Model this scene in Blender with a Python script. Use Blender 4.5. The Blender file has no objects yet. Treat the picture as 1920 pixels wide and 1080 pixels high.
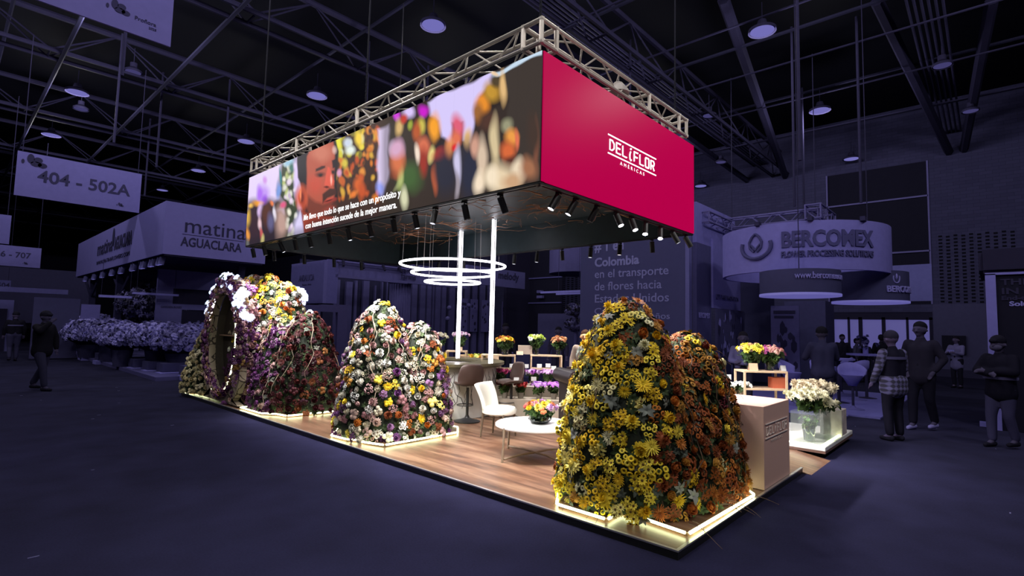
import bpy, bmesh, math, random
import numpy as np
from mathutils import Vector, Matrix, Euler
R = random.Random(7)
NR = np.random.RandomState(11)
PI = math.pi
SC = bpy.context.scene
COL = SC.collection

# ------------------------------------------------------------------ materials
def lin(c):
    return tuple((v/12.92 if v <= 0.04045 else ((v+0.055)/1.055)**2.4) for v in c)
def rgb(r, g, b): return lin((r/255, g/255, b/255))

MATS = {}
def mat(name, c, rough=.6, metal=0., noise=.12, scale=8., bump=0., emit=None, es=0., spec=.5, trans=0., alpha=1., coat=0.):
    if name in MATS: return MATS[name]
    m = bpy.data.materials.new(name); m.use_nodes = True
    nt = m.node_tree; N = nt.nodes; L = nt.links
    b = N['Principled BSDF']
    b.inputs['Roughness'].default_value = rough
    b.inputs['Metallic'].default_value = metal
    b.inputs['Specular IOR Level'].default_value = spec
    b.inputs['Coat Weight'].default_value = coat
    if trans: b.inputs['Transmission Weight'].default_value = trans
    if alpha < 1: b.inputs['Alpha'].default_value = alpha
    tc = N.new('ShaderNodeTexCoord'); nz = N.new('ShaderNodeTexNoise')
    nz.inputs['Scale'].default_value = scale; nz.inputs['Detail'].default_value = 5
    L.new(tc.outputs['Object'], nz.inputs['Vector'])
    rp = N.new('ShaderNodeMix'); rp.data_type = 'RGBA'
    rp.inputs[6].default_value = (*[max(0, v*(1-noise*1.6)) for v in c], 1)
    rp.inputs[7].default_value = (*[min(1, v*(1+noise*1.6)) for v in c], 1)
    L.new(nz.outputs['Fac'], rp.inputs[0]); L.new(rp.outputs[2], b.inputs['Base Color'])
    if bump:
        bp = N.new('ShaderNodeBump'); bp.inputs['Strength'].default_value = bump; bp.inputs['Distance'].default_value = .01
        L.new(nz.outputs['Fac'], bp.inputs['Height']); L.new(bp.outputs['Normal'], b.inputs['Normal'])
    if emit is not None:
        b.inputs['Emission Color'].default_value = (*emit, 1); b.inputs['Emission Strength'].default_value = es
    MATS[name] = m
    return m

def vcol_mat(name, rough=.6, emission=0., base=1., sheen=0., spec=.5, trans=0.):
    if name in MATS: return MATS[name]
    m = bpy.data.materials.new(name); m.use_nodes = True
    nt = m.node_tree; b = nt.nodes['Principled BSDF']
    a = nt.nodes.new('ShaderNodeAttribute'); a.attribute_name = 'Col'
    b.inputs['Roughness'].default_value = rough; b.inputs['Specular IOR Level'].default_value = spec
    if base: nt.links.new(a.outputs['Color'], b.inputs['Base Color'])
    else: b.inputs['Base Color'].default_value = (0.005, 0.005, 0.006, 1)
    if trans: b.inputs['Subsurface Weight'].default_value = trans; b.inputs['Subsurface Radius'].default_value = (.01, .008, .006)
    if emission:
        nt.links.new(a.outputs['Color'], b.inputs['Emission Color']); b.inputs['Emission Strength'].default_value = emission
    MATS[name] = m
    return m

# ------------------------------------------------------------------ mesh pieces
class G:
    """numpy mesh: vertices, quads, tris, per-vertex colour"""
    def __init__(s, V=None, Q=None, T=None, C=None):
        s.V = np.zeros((0, 3)) if V is None else np.asarray(V, float).reshape(-1, 3)
        s.Q = np.zeros((0, 4), int) if Q is None or len(Q) == 0 else np.asarray(Q, int).reshape(-1, 4)
        s.T = np.zeros((0, 3), int) if T is None or len(T) == 0 else np.asarray(T, int).reshape(-1, 3)
        s.C = np.ones((len(s.V), 3)) if C is None else np.broadcast_to(np.asarray(C, float), (len(s.V), 3)).copy()
    def add(s, o):
        n = len(s.V); s.V = np.vstack([s.V, o.V]); s.Q = np.vstack([s.Q, o.Q+n]); s.T = np.vstack([s.T, o.T+n]); s.C = np.vstack([s.C, o.C]); return s
    def xf(s, M):
        M = np.array(M); return G(s.V @ M[:3, :3].T + M[:3, 3], s.Q, s.T, s.C)
    def col(s, c): return G(s.V, s.Q, s.T, c)
def gjoin(L):
    n = 0; V = []; Q = []; T = []; C = []
    for g in L:
        V.append(g.V); Q.append(g.Q+n); T.append(g.T+n); C.append(g.C); n += len(g.V)
    return G(np.vstack(V), np.vstack(Q), np.vstack(T), np.vstack(C)) if L else G()

def gmesh(name, g, smooth=False):
    me = bpy.data.meshes.new(name)
    nv, nq, nt = len(g.V), len(g.Q), len(g.T)
    me.vertices.add(nv); me.vertices.foreach_set('co', g.V.astype(np.float32).ravel())
    me.loops.add(nq*4+nt*3); me.polygons.add(nq+nt)
    li = np.concatenate([g.Q.ravel(), g.T.ravel()]).astype(np.int32)
    me.loops.foreach_set('vertex_index', li)
    st = np.concatenate([np.arange(nq)*4, nq*4+np.arange(nt)*3]).astype(np.int32)
    me.polygons.foreach_set('loop_start', st)
    if smooth: me.polygons.foreach_set('use_smooth', np.ones(nq+nt, bool))
    me.update(calc_edges=True)
    ca = me.color_attributes.new('Col', 'FLOAT_COLOR', 'POINT')
    ca.data.foreach_set('color', np.hstack([g.C, np.ones((nv, 1))]).astype(np.float32).ravel())
    return me

def link(name, me, m=None, parent=None, loc=None):
    o = bpy.data.objects.new(name, me); COL.objects.link(o)
    if m is not None and not me.materials: me.materials.append(m)
    if parent is not None: o.parent = parent
    if loc is not None: o.location = loc
    return o
def tag(o, label=None, cat=None, group=None, kind=None):
    if label: o['label'] = label
    if cat: o['category'] = cat
    if group: o['group'] = group
    if kind: o['kind'] = kind
    return o
def empty(name, loc=(0, 0, 0), rz=0, label=None, cat=None, group=None):
    o = bpy.data.objects.new(name, None); COL.objects.link(o); o.location = loc; o.rotation_euler = (0, 0, rz); o.empty_display_size = .1
    return tag(o, label, cat, group)
def copy_tree(o, parent=None):
    c = o.copy(); COL.objects.link(c)
    if parent is not None: c.parent = parent
    for ch in list(o.children): copy_tree(ch, c)
    return c

class MB:
    """bmesh builder of one part"""
    def __init__(s): s.bm = bmesh.new()
    def box(s, x0, y0, z0, x1, y1, z1, rot=None):
        M = Matrix.Translation(((x0+x1)/2, (y0+y1)/2, (z0+z1)/2)) @ Matrix.Diagonal((abs(x1-x0), abs(y1-y0), abs(z1-z0), 1))
        if rot is not None: M = rot @ M
        bmesh.ops.create_cube(s.bm, size=1, matrix=M); return s
    def poly(s, pts, depth, axis='z', flip=False):
        # prism: polygon pts (list of 3d points) extruded by vector depth
        n = len(pts); d = Vector(depth)
        a = [s.bm.verts.new(Vector(p)) for p in pts]; b = [s.bm.verts.new(Vector(p)+d) for p in pts]
        s.bm.faces.new(a); s.bm.faces.new(b[::-1])
        for i in range(n): s.bm.faces.new((a[i], b[i], b[(i+1) % n], a[(i+1) % n]))
        return s
    def lathe(s, prof, n=24, M=None, cap=True):
        M = M or Matrix.Identity(4); rings = []
        for r, z in prof:
            if r < 1e-6: rings.append([s.bm.verts.new(M @ Vector((0, 0, z)))])
            else: rings.append([s.bm.verts.new(M @ Vector((r*math.cos(2*PI*i/n), r*math.sin(2*PI*i/n), z))) for i in range(n)])
        for a, b in zip(rings, rings[1:]):
            for i in range(n):
                j = (i+1) % n
                if len(a) == 1 and len(b) == 1: continue
                if len(a) == 1: s.bm.faces.new((a[0], b[j], b[i]))
                elif len(b) == 1: s.bm.faces.new((a[i], a[j], b[0]))
                else: s.bm.faces.new((a[i], a[j], b[j], b[i]))
        if cap:
            if len(rings[0]) > 1: s.bm.faces.new(rings[0][::-1])
            if len(rings[-1]) > 1: s.bm.faces.new(rings[-1])
        return s
    def tube(s, pts, r, n=8, closed=False, r2=None):
        pts = [Vector(p) for p in pts]; rings = []; m = len(pts)
        up = Vector((0, 0, 1)); prev = None
        for i, p in enumerate(pts):
            if closed: t = pts[(i+1) % m]-pts[i-1]
            else: t = pts[min(i+1, m-1)]-pts[max(i-1, 0)]
            t.normalize()
            if prev is None:
                a = t.cross(up)
                if a.length < 1e-3: a = t.cross(Vector((1, 0, 0)))
            else:
                a = prev - t*prev.dot(t)
                if a.length < 1e-4: a = t.cross(up)
            a.normalize(); prev = a; b = t.cross(a)
            rr = r if r2 is None else r+(r2-r)*i/max(1, m-1)
            rings.append([s.bm.verts.new(p+a*rr*math.cos(2*PI*k/n)+b*rr*math.sin(2*PI*k/n)) for k in range(n)])
        for i in range(m if closed else m-1):
            A = rings[i]; B = rings[(i+1) % m]
            for k in range(n): s.bm.faces.new((A[k], A[(k+1) % n], B[(k+1) % n], B[k]))
        if not closed: s.bm.faces.new(rings[0][::-1]); s.bm.faces.new(rings[-1])
        return s
    def cyl(s, p, q, r, n=12, r2=None): return s.tube([p, q], r, n, r2=r2)
    def ball(s, c, r, sub=2, sc=(1, 1, 1)):
        bmesh.ops.create_icosphere(s.bm, subdivisions=sub, radius=r, matrix=Matrix.Translation(c) @ Matrix.Diagonal((*sc, 1))); return s
    def bevel(s, w=.004, seg=1):
        es = [e for e in s.bm.edges if len(e.link_faces) == 2 and e.calc_face_angle(0) > .6]
        bmesh.ops.bevel(s.bm, geom=es, offset=w, segments=seg, affect='EDGES', clamp_overlap=True); return s
    def build(s, name, m=None, parent=None, smooth=False, loc=None):
        bmesh.ops.recalc_face_normals(s.bm, faces=s.bm.faces[:])
        me = bpy.data.meshes.new(name); s.bm.to_mesh(me); s.bm.free()
        if smooth:
            for p in me.polygons: p.use_smooth = True
            try: me.set_sharp_from_angle(angle=.7)
            except Exception: pass
        return link(name, me, m, parent, loc)

def mb_to_g(mb, c=(1, 1, 1)):
    bm = mb.bm; bm.verts.index_update()
    V = [tuple(v.co) for v in bm.verts]; Q = []; T = []
    for f in bm.faces:
        ids = [v.index for v in f.verts]
        if len(ids) == 4: Q.append(ids)
        elif len(ids) == 3: T.append(ids)
        else:
            for i in range(1, len(ids)-1): T.append((ids[0], ids[i], ids[i+1]))
    bm.free(); return G(V, Q, T, c)

FACE = {'-x': Matrix(((0, 0, -1), (-1, 0, 0), (0, 1, 0))).to_4x4(), '-y': Matrix(((1, 0, 0), (0, 0, -1), (0, 1, 0))).to_4x4()}
def text(name, s, size, loc, face, m, parent=None, bold=0., ext=.004, sx=1., align='LEFT', spacing=1., M=None, shear=0):
    cu = bpy.data.curves.new(name, 'FONT'); cu.body = s; cu.size = size; cu.extrude = ext; cu.offset = bold; cu.align_x = align
    cu.space_character = spacing; cu.resolution_u = 3; cu.shear = shear
    o = bpy.data.objects.new(name, cu); COL.objects.link(o)
    dg = bpy.context.evaluated_depsgraph_get(); dg.update()
    me = bpy.data.meshes.new_from_object(o.evaluated_get(dg)); me.name = name
    bpy.data.objects.remove(o); bpy.data.curves.remove(cu)
    me.transform((M if M is not None else Matrix.Translation(loc) @ FACE[face]) @ Matrix.Diagonal((sx, 1, 1, 1)))
    me.materials.clear()
    return link(name, me, m, parent)

# ------------------------------------------------------------------ flowers (unit radius, facing +Z)
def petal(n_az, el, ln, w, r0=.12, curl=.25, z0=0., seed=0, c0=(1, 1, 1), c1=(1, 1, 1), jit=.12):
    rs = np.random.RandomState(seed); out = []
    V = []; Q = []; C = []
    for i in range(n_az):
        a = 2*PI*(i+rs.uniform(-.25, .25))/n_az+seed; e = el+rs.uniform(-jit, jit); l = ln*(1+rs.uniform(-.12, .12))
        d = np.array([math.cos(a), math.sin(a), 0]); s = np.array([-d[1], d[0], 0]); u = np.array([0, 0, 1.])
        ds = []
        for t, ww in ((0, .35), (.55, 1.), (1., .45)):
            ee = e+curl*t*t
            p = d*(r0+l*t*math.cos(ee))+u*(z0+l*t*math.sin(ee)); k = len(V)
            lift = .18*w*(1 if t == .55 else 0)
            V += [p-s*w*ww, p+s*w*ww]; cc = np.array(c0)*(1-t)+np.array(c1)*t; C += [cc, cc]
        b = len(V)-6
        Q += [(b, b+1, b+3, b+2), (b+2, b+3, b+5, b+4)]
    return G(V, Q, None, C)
def dome(r, h, n=10, rings=3, z0=0., c=(1, 1, 1)):
    V = []; Q = []; T = []
    for k in range(rings):
        f = k/rings*PI/2
        for i in range(n): V.append((r*math.cos(f)*math.cos(2*PI*i/n), r*math.cos(f)*math.sin(2*PI*i/n), z0+h*math.sin(f)))
    V.append((0, 0, z0+h))
    for k in range(rings-1):
        for i in range(n): Q.append((k*n+i, k*n+(i+1) % n, (k+1)*n+(i+1) % n, (k+1)*n+i))
    for i in range(n): T.append(((rings-1)*n+i, (rings-1)*n+(i+1) % n, len(V)-1))
    return G(V, Q, T, c)
def ringcup(n=9, c=(1, 1, 1), dark=(.05, .03, .02)):
    prof = ((.35, -.3, 0), (.85, -.05, 0), (1., .25, 0), (.72, .42, 0), (.42, .22, 0), (.34, .0, 1))
    V = []; Q = []; C = []
    for r, z, dk in prof:
        for i in range(n):
            rr = r*(1+.07*(i % 2)); V.append((rr*math.cos(2*PI*i/n), rr*math.sin(2*PI*i/n), z)); C.append(dark if dk else c)
    for k in range(len(prof)-1):
        for i in range(n): Q.append((k*n+i, k*n+(i+1) % n, (k+1)*n+(i+1) % n, (k+1)*n+i))
    g = G(V, Q, None, C); g.add(dome(.36, .12, n, 1, .0, dark)); return g
def rotM(v, spin=0.):
    v = Vector(v).normalized(); q = Vector((0, 0, 1)).rotation_difference(v)
    return q.to_matrix().to_4x4() @ Matrix.Rotation(spin, 4, 'Z')

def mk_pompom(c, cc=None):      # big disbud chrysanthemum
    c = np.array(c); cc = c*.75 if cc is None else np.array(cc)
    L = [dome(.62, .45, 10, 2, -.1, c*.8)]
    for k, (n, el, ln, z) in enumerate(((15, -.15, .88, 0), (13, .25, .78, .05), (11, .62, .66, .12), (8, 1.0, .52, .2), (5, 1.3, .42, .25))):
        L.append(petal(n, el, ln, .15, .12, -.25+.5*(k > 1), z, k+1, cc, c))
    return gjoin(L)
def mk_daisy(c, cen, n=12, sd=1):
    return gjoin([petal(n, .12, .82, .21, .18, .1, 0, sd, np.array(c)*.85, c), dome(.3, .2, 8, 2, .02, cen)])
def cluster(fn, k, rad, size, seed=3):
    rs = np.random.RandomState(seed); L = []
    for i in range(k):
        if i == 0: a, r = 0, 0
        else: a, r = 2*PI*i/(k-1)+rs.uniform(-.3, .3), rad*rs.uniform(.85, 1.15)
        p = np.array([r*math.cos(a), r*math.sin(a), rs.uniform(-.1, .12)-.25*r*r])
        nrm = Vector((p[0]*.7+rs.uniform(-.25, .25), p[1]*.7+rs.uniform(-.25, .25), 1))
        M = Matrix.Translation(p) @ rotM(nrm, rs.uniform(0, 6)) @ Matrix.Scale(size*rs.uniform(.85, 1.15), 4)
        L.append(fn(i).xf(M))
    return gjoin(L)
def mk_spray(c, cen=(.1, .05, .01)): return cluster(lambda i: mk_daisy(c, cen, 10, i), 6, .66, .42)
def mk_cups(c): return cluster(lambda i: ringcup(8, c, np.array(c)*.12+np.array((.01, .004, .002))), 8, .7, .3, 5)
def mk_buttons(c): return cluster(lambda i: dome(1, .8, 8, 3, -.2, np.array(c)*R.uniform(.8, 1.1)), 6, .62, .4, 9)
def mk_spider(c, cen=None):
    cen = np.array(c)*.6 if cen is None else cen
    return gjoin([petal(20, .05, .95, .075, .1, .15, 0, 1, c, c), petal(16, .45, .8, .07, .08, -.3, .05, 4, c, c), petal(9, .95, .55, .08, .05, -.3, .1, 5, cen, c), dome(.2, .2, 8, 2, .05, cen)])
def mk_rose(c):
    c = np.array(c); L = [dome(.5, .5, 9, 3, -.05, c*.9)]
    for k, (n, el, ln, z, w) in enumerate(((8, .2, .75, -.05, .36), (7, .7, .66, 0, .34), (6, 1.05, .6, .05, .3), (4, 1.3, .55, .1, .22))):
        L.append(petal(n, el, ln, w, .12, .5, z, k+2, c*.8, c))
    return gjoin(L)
def leafg(l, w, c, bend=.3, n=4):
    V = []; Q = []
    for k in range(n+1):
        t = k/n; ww = w*math.sin(PI*min(1, t*.93+.04))**.8; z = bend*l*t*(1-t)*2-bend*l*t*t*.5
        V += [(l*t, -ww, z+.25*ww), (l*t, 0, z), (l*t, ww, z+.25*ww)]
    for k in range(n):
        b = 3*k; Q += [(b, b+3, b+4, b+1), (b+1, b+4, b+5, b+2)]
    return G(V, Q, None, c)
def mk_leaves(c, n=6):
    L = []; rs = np.random.RandomState(2)
    for i in range(n):
        M = Matrix.Rotation(2*PI*i/n+rs.uniform(-.3, .3), 4, 'Z') @ Matrix.Rotation(-rs.uniform(.1, .7), 4, 'Y') @ Matrix.Scale(rs.uniform(.8, 1.15), 4)
        L.append(leafg(1, .26, np.array(c)*rs.uniform(.75, 1.2)).xf(M))
    return gjoin(L)
KIND = dict(pom=mk_pompom, spray=mk_spray, cups=mk_cups, buttons=mk_buttons, spider=mk_spider, rose=mk_rose, leaves=mk_leaves)
PNAME = dict(pom='chrysanthemum_bloom', spray='daisy_spray', cups='button_flower_cluster', buttons='pompom_cluster', spider='spider_bloom', rose='rose_bloom', leaves='leaf_sprig')
PROTO = {}; PMESH = {}
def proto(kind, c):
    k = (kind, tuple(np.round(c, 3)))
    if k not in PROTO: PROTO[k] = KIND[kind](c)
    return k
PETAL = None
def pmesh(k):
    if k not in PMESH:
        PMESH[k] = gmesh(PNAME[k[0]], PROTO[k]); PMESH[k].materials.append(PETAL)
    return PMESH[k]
def basis(nrm, spin):
    """rotation matrices (N,3,3) taking +Z to nrm"""
    z = nrm/np.linalg.norm(nrm, axis=1, keepdims=True)
    h = np.where(np.abs(z[:, 2:3]) < .9, np.array([[0, 0, 1.]]), np.array([[1., 0, 0]]))
    x = np.cross(h, z); x /= np.linalg.norm(x, axis=1, keepdims=True); y = np.cross(z, x)
    c, s = np.cos(spin)[:, None], np.sin(spin)[:, None]
    return np.stack([c*x+s*y, -s*x+c*y, z], 2)
def scatter_g(items):
    """items: list of (protokey, pos, rot3x3, scale, tint) -> one G"""
    by = {}
    for it in items: by.setdefault(it[0], []).append(it)
    out = []
    for k, L in by.items():
        g = PROTO[k]; n = len(L); nv = len(g.V)
        P = np.array([l[1] for l in L]); Rm = np.array([l[2] for l in L]); S = np.array([l[3] for l in L]); Tn = np.array([l[4] for l in L])
        V = np.einsum('nij,vj->nvi', Rm, g.V)*S[:, None, None]+P[:, None, :]
        off = (np.arange(n)*nv)[:, None, None]
        out.append(G(V.reshape(-1, 3), (g.Q[None]+off).reshape(-1, 4), (g.T[None]+off).reshape(-1, 3), np.clip(np.tile(g.C, (n, 1, 1))*Tn[:, None, None], 0, 1).reshape(-1, 3)))
    return gjoin(out)
# ------------------------------------------------------------------ camera
CAM = bpy.data.cameras.new('camera'); co = bpy.data.objects.new('camera', CAM); COL.objects.link(co)
yaw, pit, rol = .7433, .0742, .0230
fw = Vector((math.cos(pit)*math.cos(yaw), math.cos(pit)*math.sin(yaw), math.sin(pit)))
rt = fw.cross(Vector((0, 0, 1))).normalized(); up = rt.cross(fw)
r2 = rt*math.cos(rol)+up*math.sin(rol); u2 = up*math.cos(rol)-rt*math.sin(rol)
co.matrix_world = Matrix(((r2.x, u2.x, -fw.x, -3.6136), (r2.y, u2.y, -fw.y, -1.6886), (r2.z, u2.z, -fw.z, 1.6), (0, 0, 0, 1)))
CAM.sensor_width = 36; CAM.lens = 986.5/1920*36; CAM.clip_end = 200; CAM.clip_start = .05
SC.camera = co
SC.view_settings.view_transform = 'Standard'; SC.view_settings.look = 'None'; SC.view_settings.gamma = 1
SC.view_settings.use_curve_mapping = False; SC.view_settings.exposure = 0
SC.cycles.use_denoising = True
w = bpy.data.worlds.new('World'); SC.world = w; w.use_nodes = True
w.node_tree.nodes['Background'].inputs[0].default_value = (.85, .87, 1, 1); w.node_tree.nodes['Background'].inputs[1].default_value = .07

PETAL = vcol_mat('petal', .65, spec=.3)
# shared materials
M_black = mat('black_metal', (.012, .012, .014), .4)
M_alu = mat('truss_aluminium', (.62, .56, .5), .42, .45, .1)
M_white = mat('white_paint', (.78, .77, .75), .45, noise=.02)
M_card = mat('white_card', (.85, .85, .85), .6, noise=.02)
M_led = mat('led_white', (.9, .9, .9), .5, emit=(.93, .9, 1.), es=5.)
M_strip = mat('led_strip_warm_white', (.9, .9, .9), .5, emit=(.88, 1., .52), es=10.)
M_lens = mat('lit_lens', (.9, .9, .9), .3, emit=(.8, .83, 1.), es=25.)
M_lensoff = mat('soft_lens', (.5, .5, .5), .3, emit=(.8, .83, 1.), es=1.2)
M_teal = mat('dark_teal_lacquer', (.014, .028, .034), .45, noise=.2, spec=.5)
M_pine = mat('pale_pine', (.52, .37, .25), .5, noise=.15, scale=20)
M_glass = mat('clear_glass', (.9, .95, .93), .03, trans=1., noise=.01)
M_acry = mat('clear_acrylic', (.5, .56, .56), .05, alpha=.07, noise=.01)
M_green = mat('leaf_green', (.02, .045, .012), .6, noise=.4, scale=30)
M_stem = mat('green_stems', (.04, .09, .03), .5, noise=.4, scale=30)
M_vine = mat('dry_vine', (.13, .075, .045), .7, noise=.4, scale=20)
M_vine2 = mat('pale_dry_vine', (.38, .3, .22), .7, noise=.3, scale=20)
M_gold = mat('copper_branch', (.3, .14, .07), .45, .3, .3)

# ------------------------------------------------------------------ platform
def wood_floor():
    m = bpy.data.materials.new('laminate_planks'); m.use_nodes = True; nt = m.node_tree; N = nt.nodes; L = nt.links; b = N['Principled BSDF']
    tc = N.new('ShaderNodeTexCoord'); mp = N.new('ShaderNodeMapping'); mp.inputs['Rotation'].default_value = (0, 0, PI/2)
    L.new(tc.outputs['Object'], mp.inputs['Vector'])
    br = N.new('ShaderNodeTexBrick'); br.inputs['Scale'].default_value = 1; br.inputs['Brick Width'].default_value = 1.25; br.inputs['Row Height'].default_value = .19
    br.inputs['Mortar Size'].default_value = .0022; br.inputs['Color1'].default_value = (.2, .2, .2, 1); br.inputs['Color2'].default_value = (.8, .8, .8, 1); br.inputs['Mortar'].default_value = (.1, .1, .1, 1)
    L.new(mp.outputs[0], br.inputs['Vector'])
    m2 = N.new('ShaderNodeMapping'); m2.inputs['Scale'].default_value = (5., .55, 1); L.new(tc.outputs['Object'], m2.inputs['Vector'])
    nz = N.new('ShaderNodeTexNoise'); nz.inputs['Scale'].default_value = 1.6; nz.inputs['Detail'].default_value = 8; nz.inputs['Roughness'].default_value = .62; nz.inputs['Distortion'].default_value = .6
    L.new(m2.outputs[0], nz.inputs['Vector'])
    ad = N.new('ShaderNodeMix'); ad.data_type = 'RGBA'; ad.inputs[0].default_value = .13; L.new(nz.outputs['Fac'], ad.inputs[6]); L.new(br.outputs['Color'], ad.inputs[7])
    cr = N.new('ShaderNodeValToRGB'); e = cr.color_ramp; e.elements[0].position = .3; e.elements[0].color = (.04, .021, .013, 1); e.elements[1].position = .68; e.elements[1].color = (.29, .175, .11, 1)
    k = e.elements.new(.48); k.color = (.145, .07, .042, 1)
    L.new(ad.outputs[2], cr.inputs[0]); L.new(cr.outputs[0], b.inputs['Base Color']); b.inputs['Roughness'].default_value = .33
    return m
M_wood = wood_floor()
pl = empty('stand_platform', (0, 0, 0), label='low raised wood-laminate exhibition platform with black edge', cat='platform')
MB().box(.02, .02, 0, 3.23, 11.06, .062).box(3.23, .3, 0, 6.0, 11.06, .062).build('deck', M_wood, pl)
MB().poly([(3.23, -.09, .0), (3.23, .3, .062), (3.23, .3, .0)], (.96, 0, 0)).build('ramp', M_wood, pl)
MB().box(0, 0, 0, .02, 11.08, .056).box(.02, 0, 0, 3.23, .02, .056).box(.02, 11.06, 0, 6.0, 11.08, .056).box(6.0, .3, 0, 6.02, 11.08, .056).build('skirt', mat('black_skirt', (.013, .013, .013), .35), pl)
MB().box(-.004, -.004, .056, .022, 11.084, .068).box(.022, -.004, .056, 3.24, .022, .068).build('edge_trim', mat('brushed_trim', (.6, .58, .58), .3, .8), pl)

# ------------------------------------------------------------------ hanging canopy
X0, Y0, X1, Y1, ZB, ZT, ZC = .1806, 1.468, 3.6413, 8.571, 2.997, 4.2885, 3.465
cn = empty('hanging_canopy', (X0, Y0, ZB), label='large suspended box canopy with video screen and crimson logo panel', cat='canopy')
def rel(o): o.location = (-X0, -Y0, -ZB); return o
# video picture, colours laid over the flat panel
HM = (56.869586874, -12.219564844, 468.261427104, -284.744773329, 122.966295617, 333.590362117, -.483771028, -.009661351)
NU, NVv = 880, 200
U, V_ = np.meshgrid(np.linspace(0, 1, NU), np.linspace(0, 1, NVv))
D = HM[6]*U+HM[7]*V_+1; PX = (HM[0]*U+HM[1]*V_+HM[2])/D; PY = (HM[3]*U+HM[4]*V_+HM[5])/D
PX0, PY0 = PX.copy(), PY.copy()
PX = PX+.9*np.sin(PY/11+PX/23)+.8*np.sin(PX/7-PY/13)+.4*np.sin(PY/4.3+PX/31); PY = PY+1.6*np.sin(PX/11+1)+1.4*np.sin(PX/5.1+PY/17)
IMG = np.zeros(U.shape+(3,)); IMG[:] = lin((.16, .13, .13))
def lay(mask, c):
    global IMG
    IMG = IMG*(1-mask[..., None])+mask[..., None]*np.array(rgb(*c))
def ell(x, y, rx, ry, c, rot=0, soft=.5, a=1.):
    dx, dy = PX-x, PY-y; cs, sn = math.cos(rot), math.sin(rot)
    d = np.sqrt(((dx*cs+dy*sn)/rx)**2+((-dx*sn+dy*cs)/ry)**2)
    lay(a*np.clip((1+soft-d)/(2*soft), 0, 1), c)
def pgn(pts, c, soft=2., a=1.):
    ins = np.zeros(PX.shape, bool); dm = np.full(PX.shape, 1e9); n = len(pts)
    for i in range(n):
        (x1, y1), (x2, y2) = pts[i], pts[(i+1) % n]
        cond = ((y1 > PY) != (y2 > PY)) & (PX < (x2-x1)*(PY-y1)/(y2-y1+1e-9)+x1); ins ^= cond
        t = np.clip(((PX-x1)*(x2-x1)+(PY-y1)*(y2-y1))/((x2-x1)**2+(y2-y1)**2+1e-9), 0, 1)
        dm = np.minimum(dm, np.hypot(PX-x1-t*(x2-x1), PY-y1-t*(y2-y1)))
    sd = np.where(ins, dm, -dm); lay(a*np.clip((sd+soft)/(2*soft), 0, 1), c)
A_ = lambda x, y: (450+x/4.5, 240+y/4.5)
B_ = lambda x, y: (740+x/3.483, 90+y/3.483)
def ea(x, y, rx, ry, c, **k): ell(*A_(x, y), rx/4.5, ry/4.5, c, **k)
def eb(x, y, rx, ry, c, **k): ell(*B_(x, y), rx/3.483, ry/3.483, c, **k)
def pa(p, c, soft=1.5, a=1.): pgn([A_(*q) for q in p], c, soft, a)
def pb(p, c, soft=2.5, a=1.): pgn([B_(*q) for q in p], c, soft, a)
pr = random.Random(4)
# left third
pa([(40, 300), (520, 180), (520, 700), (40, 700)], (222, 205, 240), 3)
pa([(40, 620), (340, 600), (340, 1010), (40, 1020)], (52, 42, 52), 8)
ea(200, 560, 45, 75, (190, 150, 235)); ea(165, 560, 22, 60, (170, 110, 235)); ea(220, 440, 18, 30, (205, 150, 225)); ea(205, 610, 22, 40, (150, 90, 220))
pa([(365, 280), (490, 240), (500, 940), (350, 960), (375, 640), (310, 520)], (60, 68, 52), 4)
for i in range(46):
    y = pr.uniform(270, 920); x = 410+pr.uniform(-45, 60)
    ea(x, y, pr.uniform(12, 20), pr.uniform(20, 36), pr.choice([(232, 228, 208), (215, 215, 200), (176, 186, 120), (226, 208, 228), (190, 170, 200), (70, 84, 60), (50, 60, 45)]))
ea(325, 520, 18, 60, (120, 150, 215)); ea(345, 400, 10, 60, (60, 130, 140)); ea(420, 290, 40, 30, (150, 190, 215)); ea(440, 340, 20, 40, (60, 110, 100))
ea(475, 420, 20, 140, (215, 195, 240)); ea(500, 860, 40, 120, (215, 205, 245))
for x, y, rx, ry, c in ((150, 640, 40, 22, (238, 160, 60)), (90, 660, 22, 18, (240, 190, 90)), (270, 635, 18, 18, (236, 130, 80)), (75, 760, 20, 60, (222, 178, 80)), (70, 890, 16, 50, (226, 150, 70)), (125, 800, 40, 130, (60, 42, 52)), (175, 700, 20, 60, (210, 180, 225)), (170, 820, 16, 50, (225, 190, 200)), (230, 730, 40, 100, (86, 52, 44)), (295, 710, 14, 60, (225, 220, 235)), (262, 790, 24, 70, (96, 92, 130)), (330, 640, 34, 40, (62, 46, 40)), (350, 800, 46, 140, (184, 150, 140)), (372, 650, 22, 26, (215, 90, 130)), (175, 900, 12, 40, (190, 90, 90)), (65, 970, 14, 40, (110, 112, 110)), (190, 950, 14, 40, (214, 200, 130))):
    ea(x, y, rx, ry, c)
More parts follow.
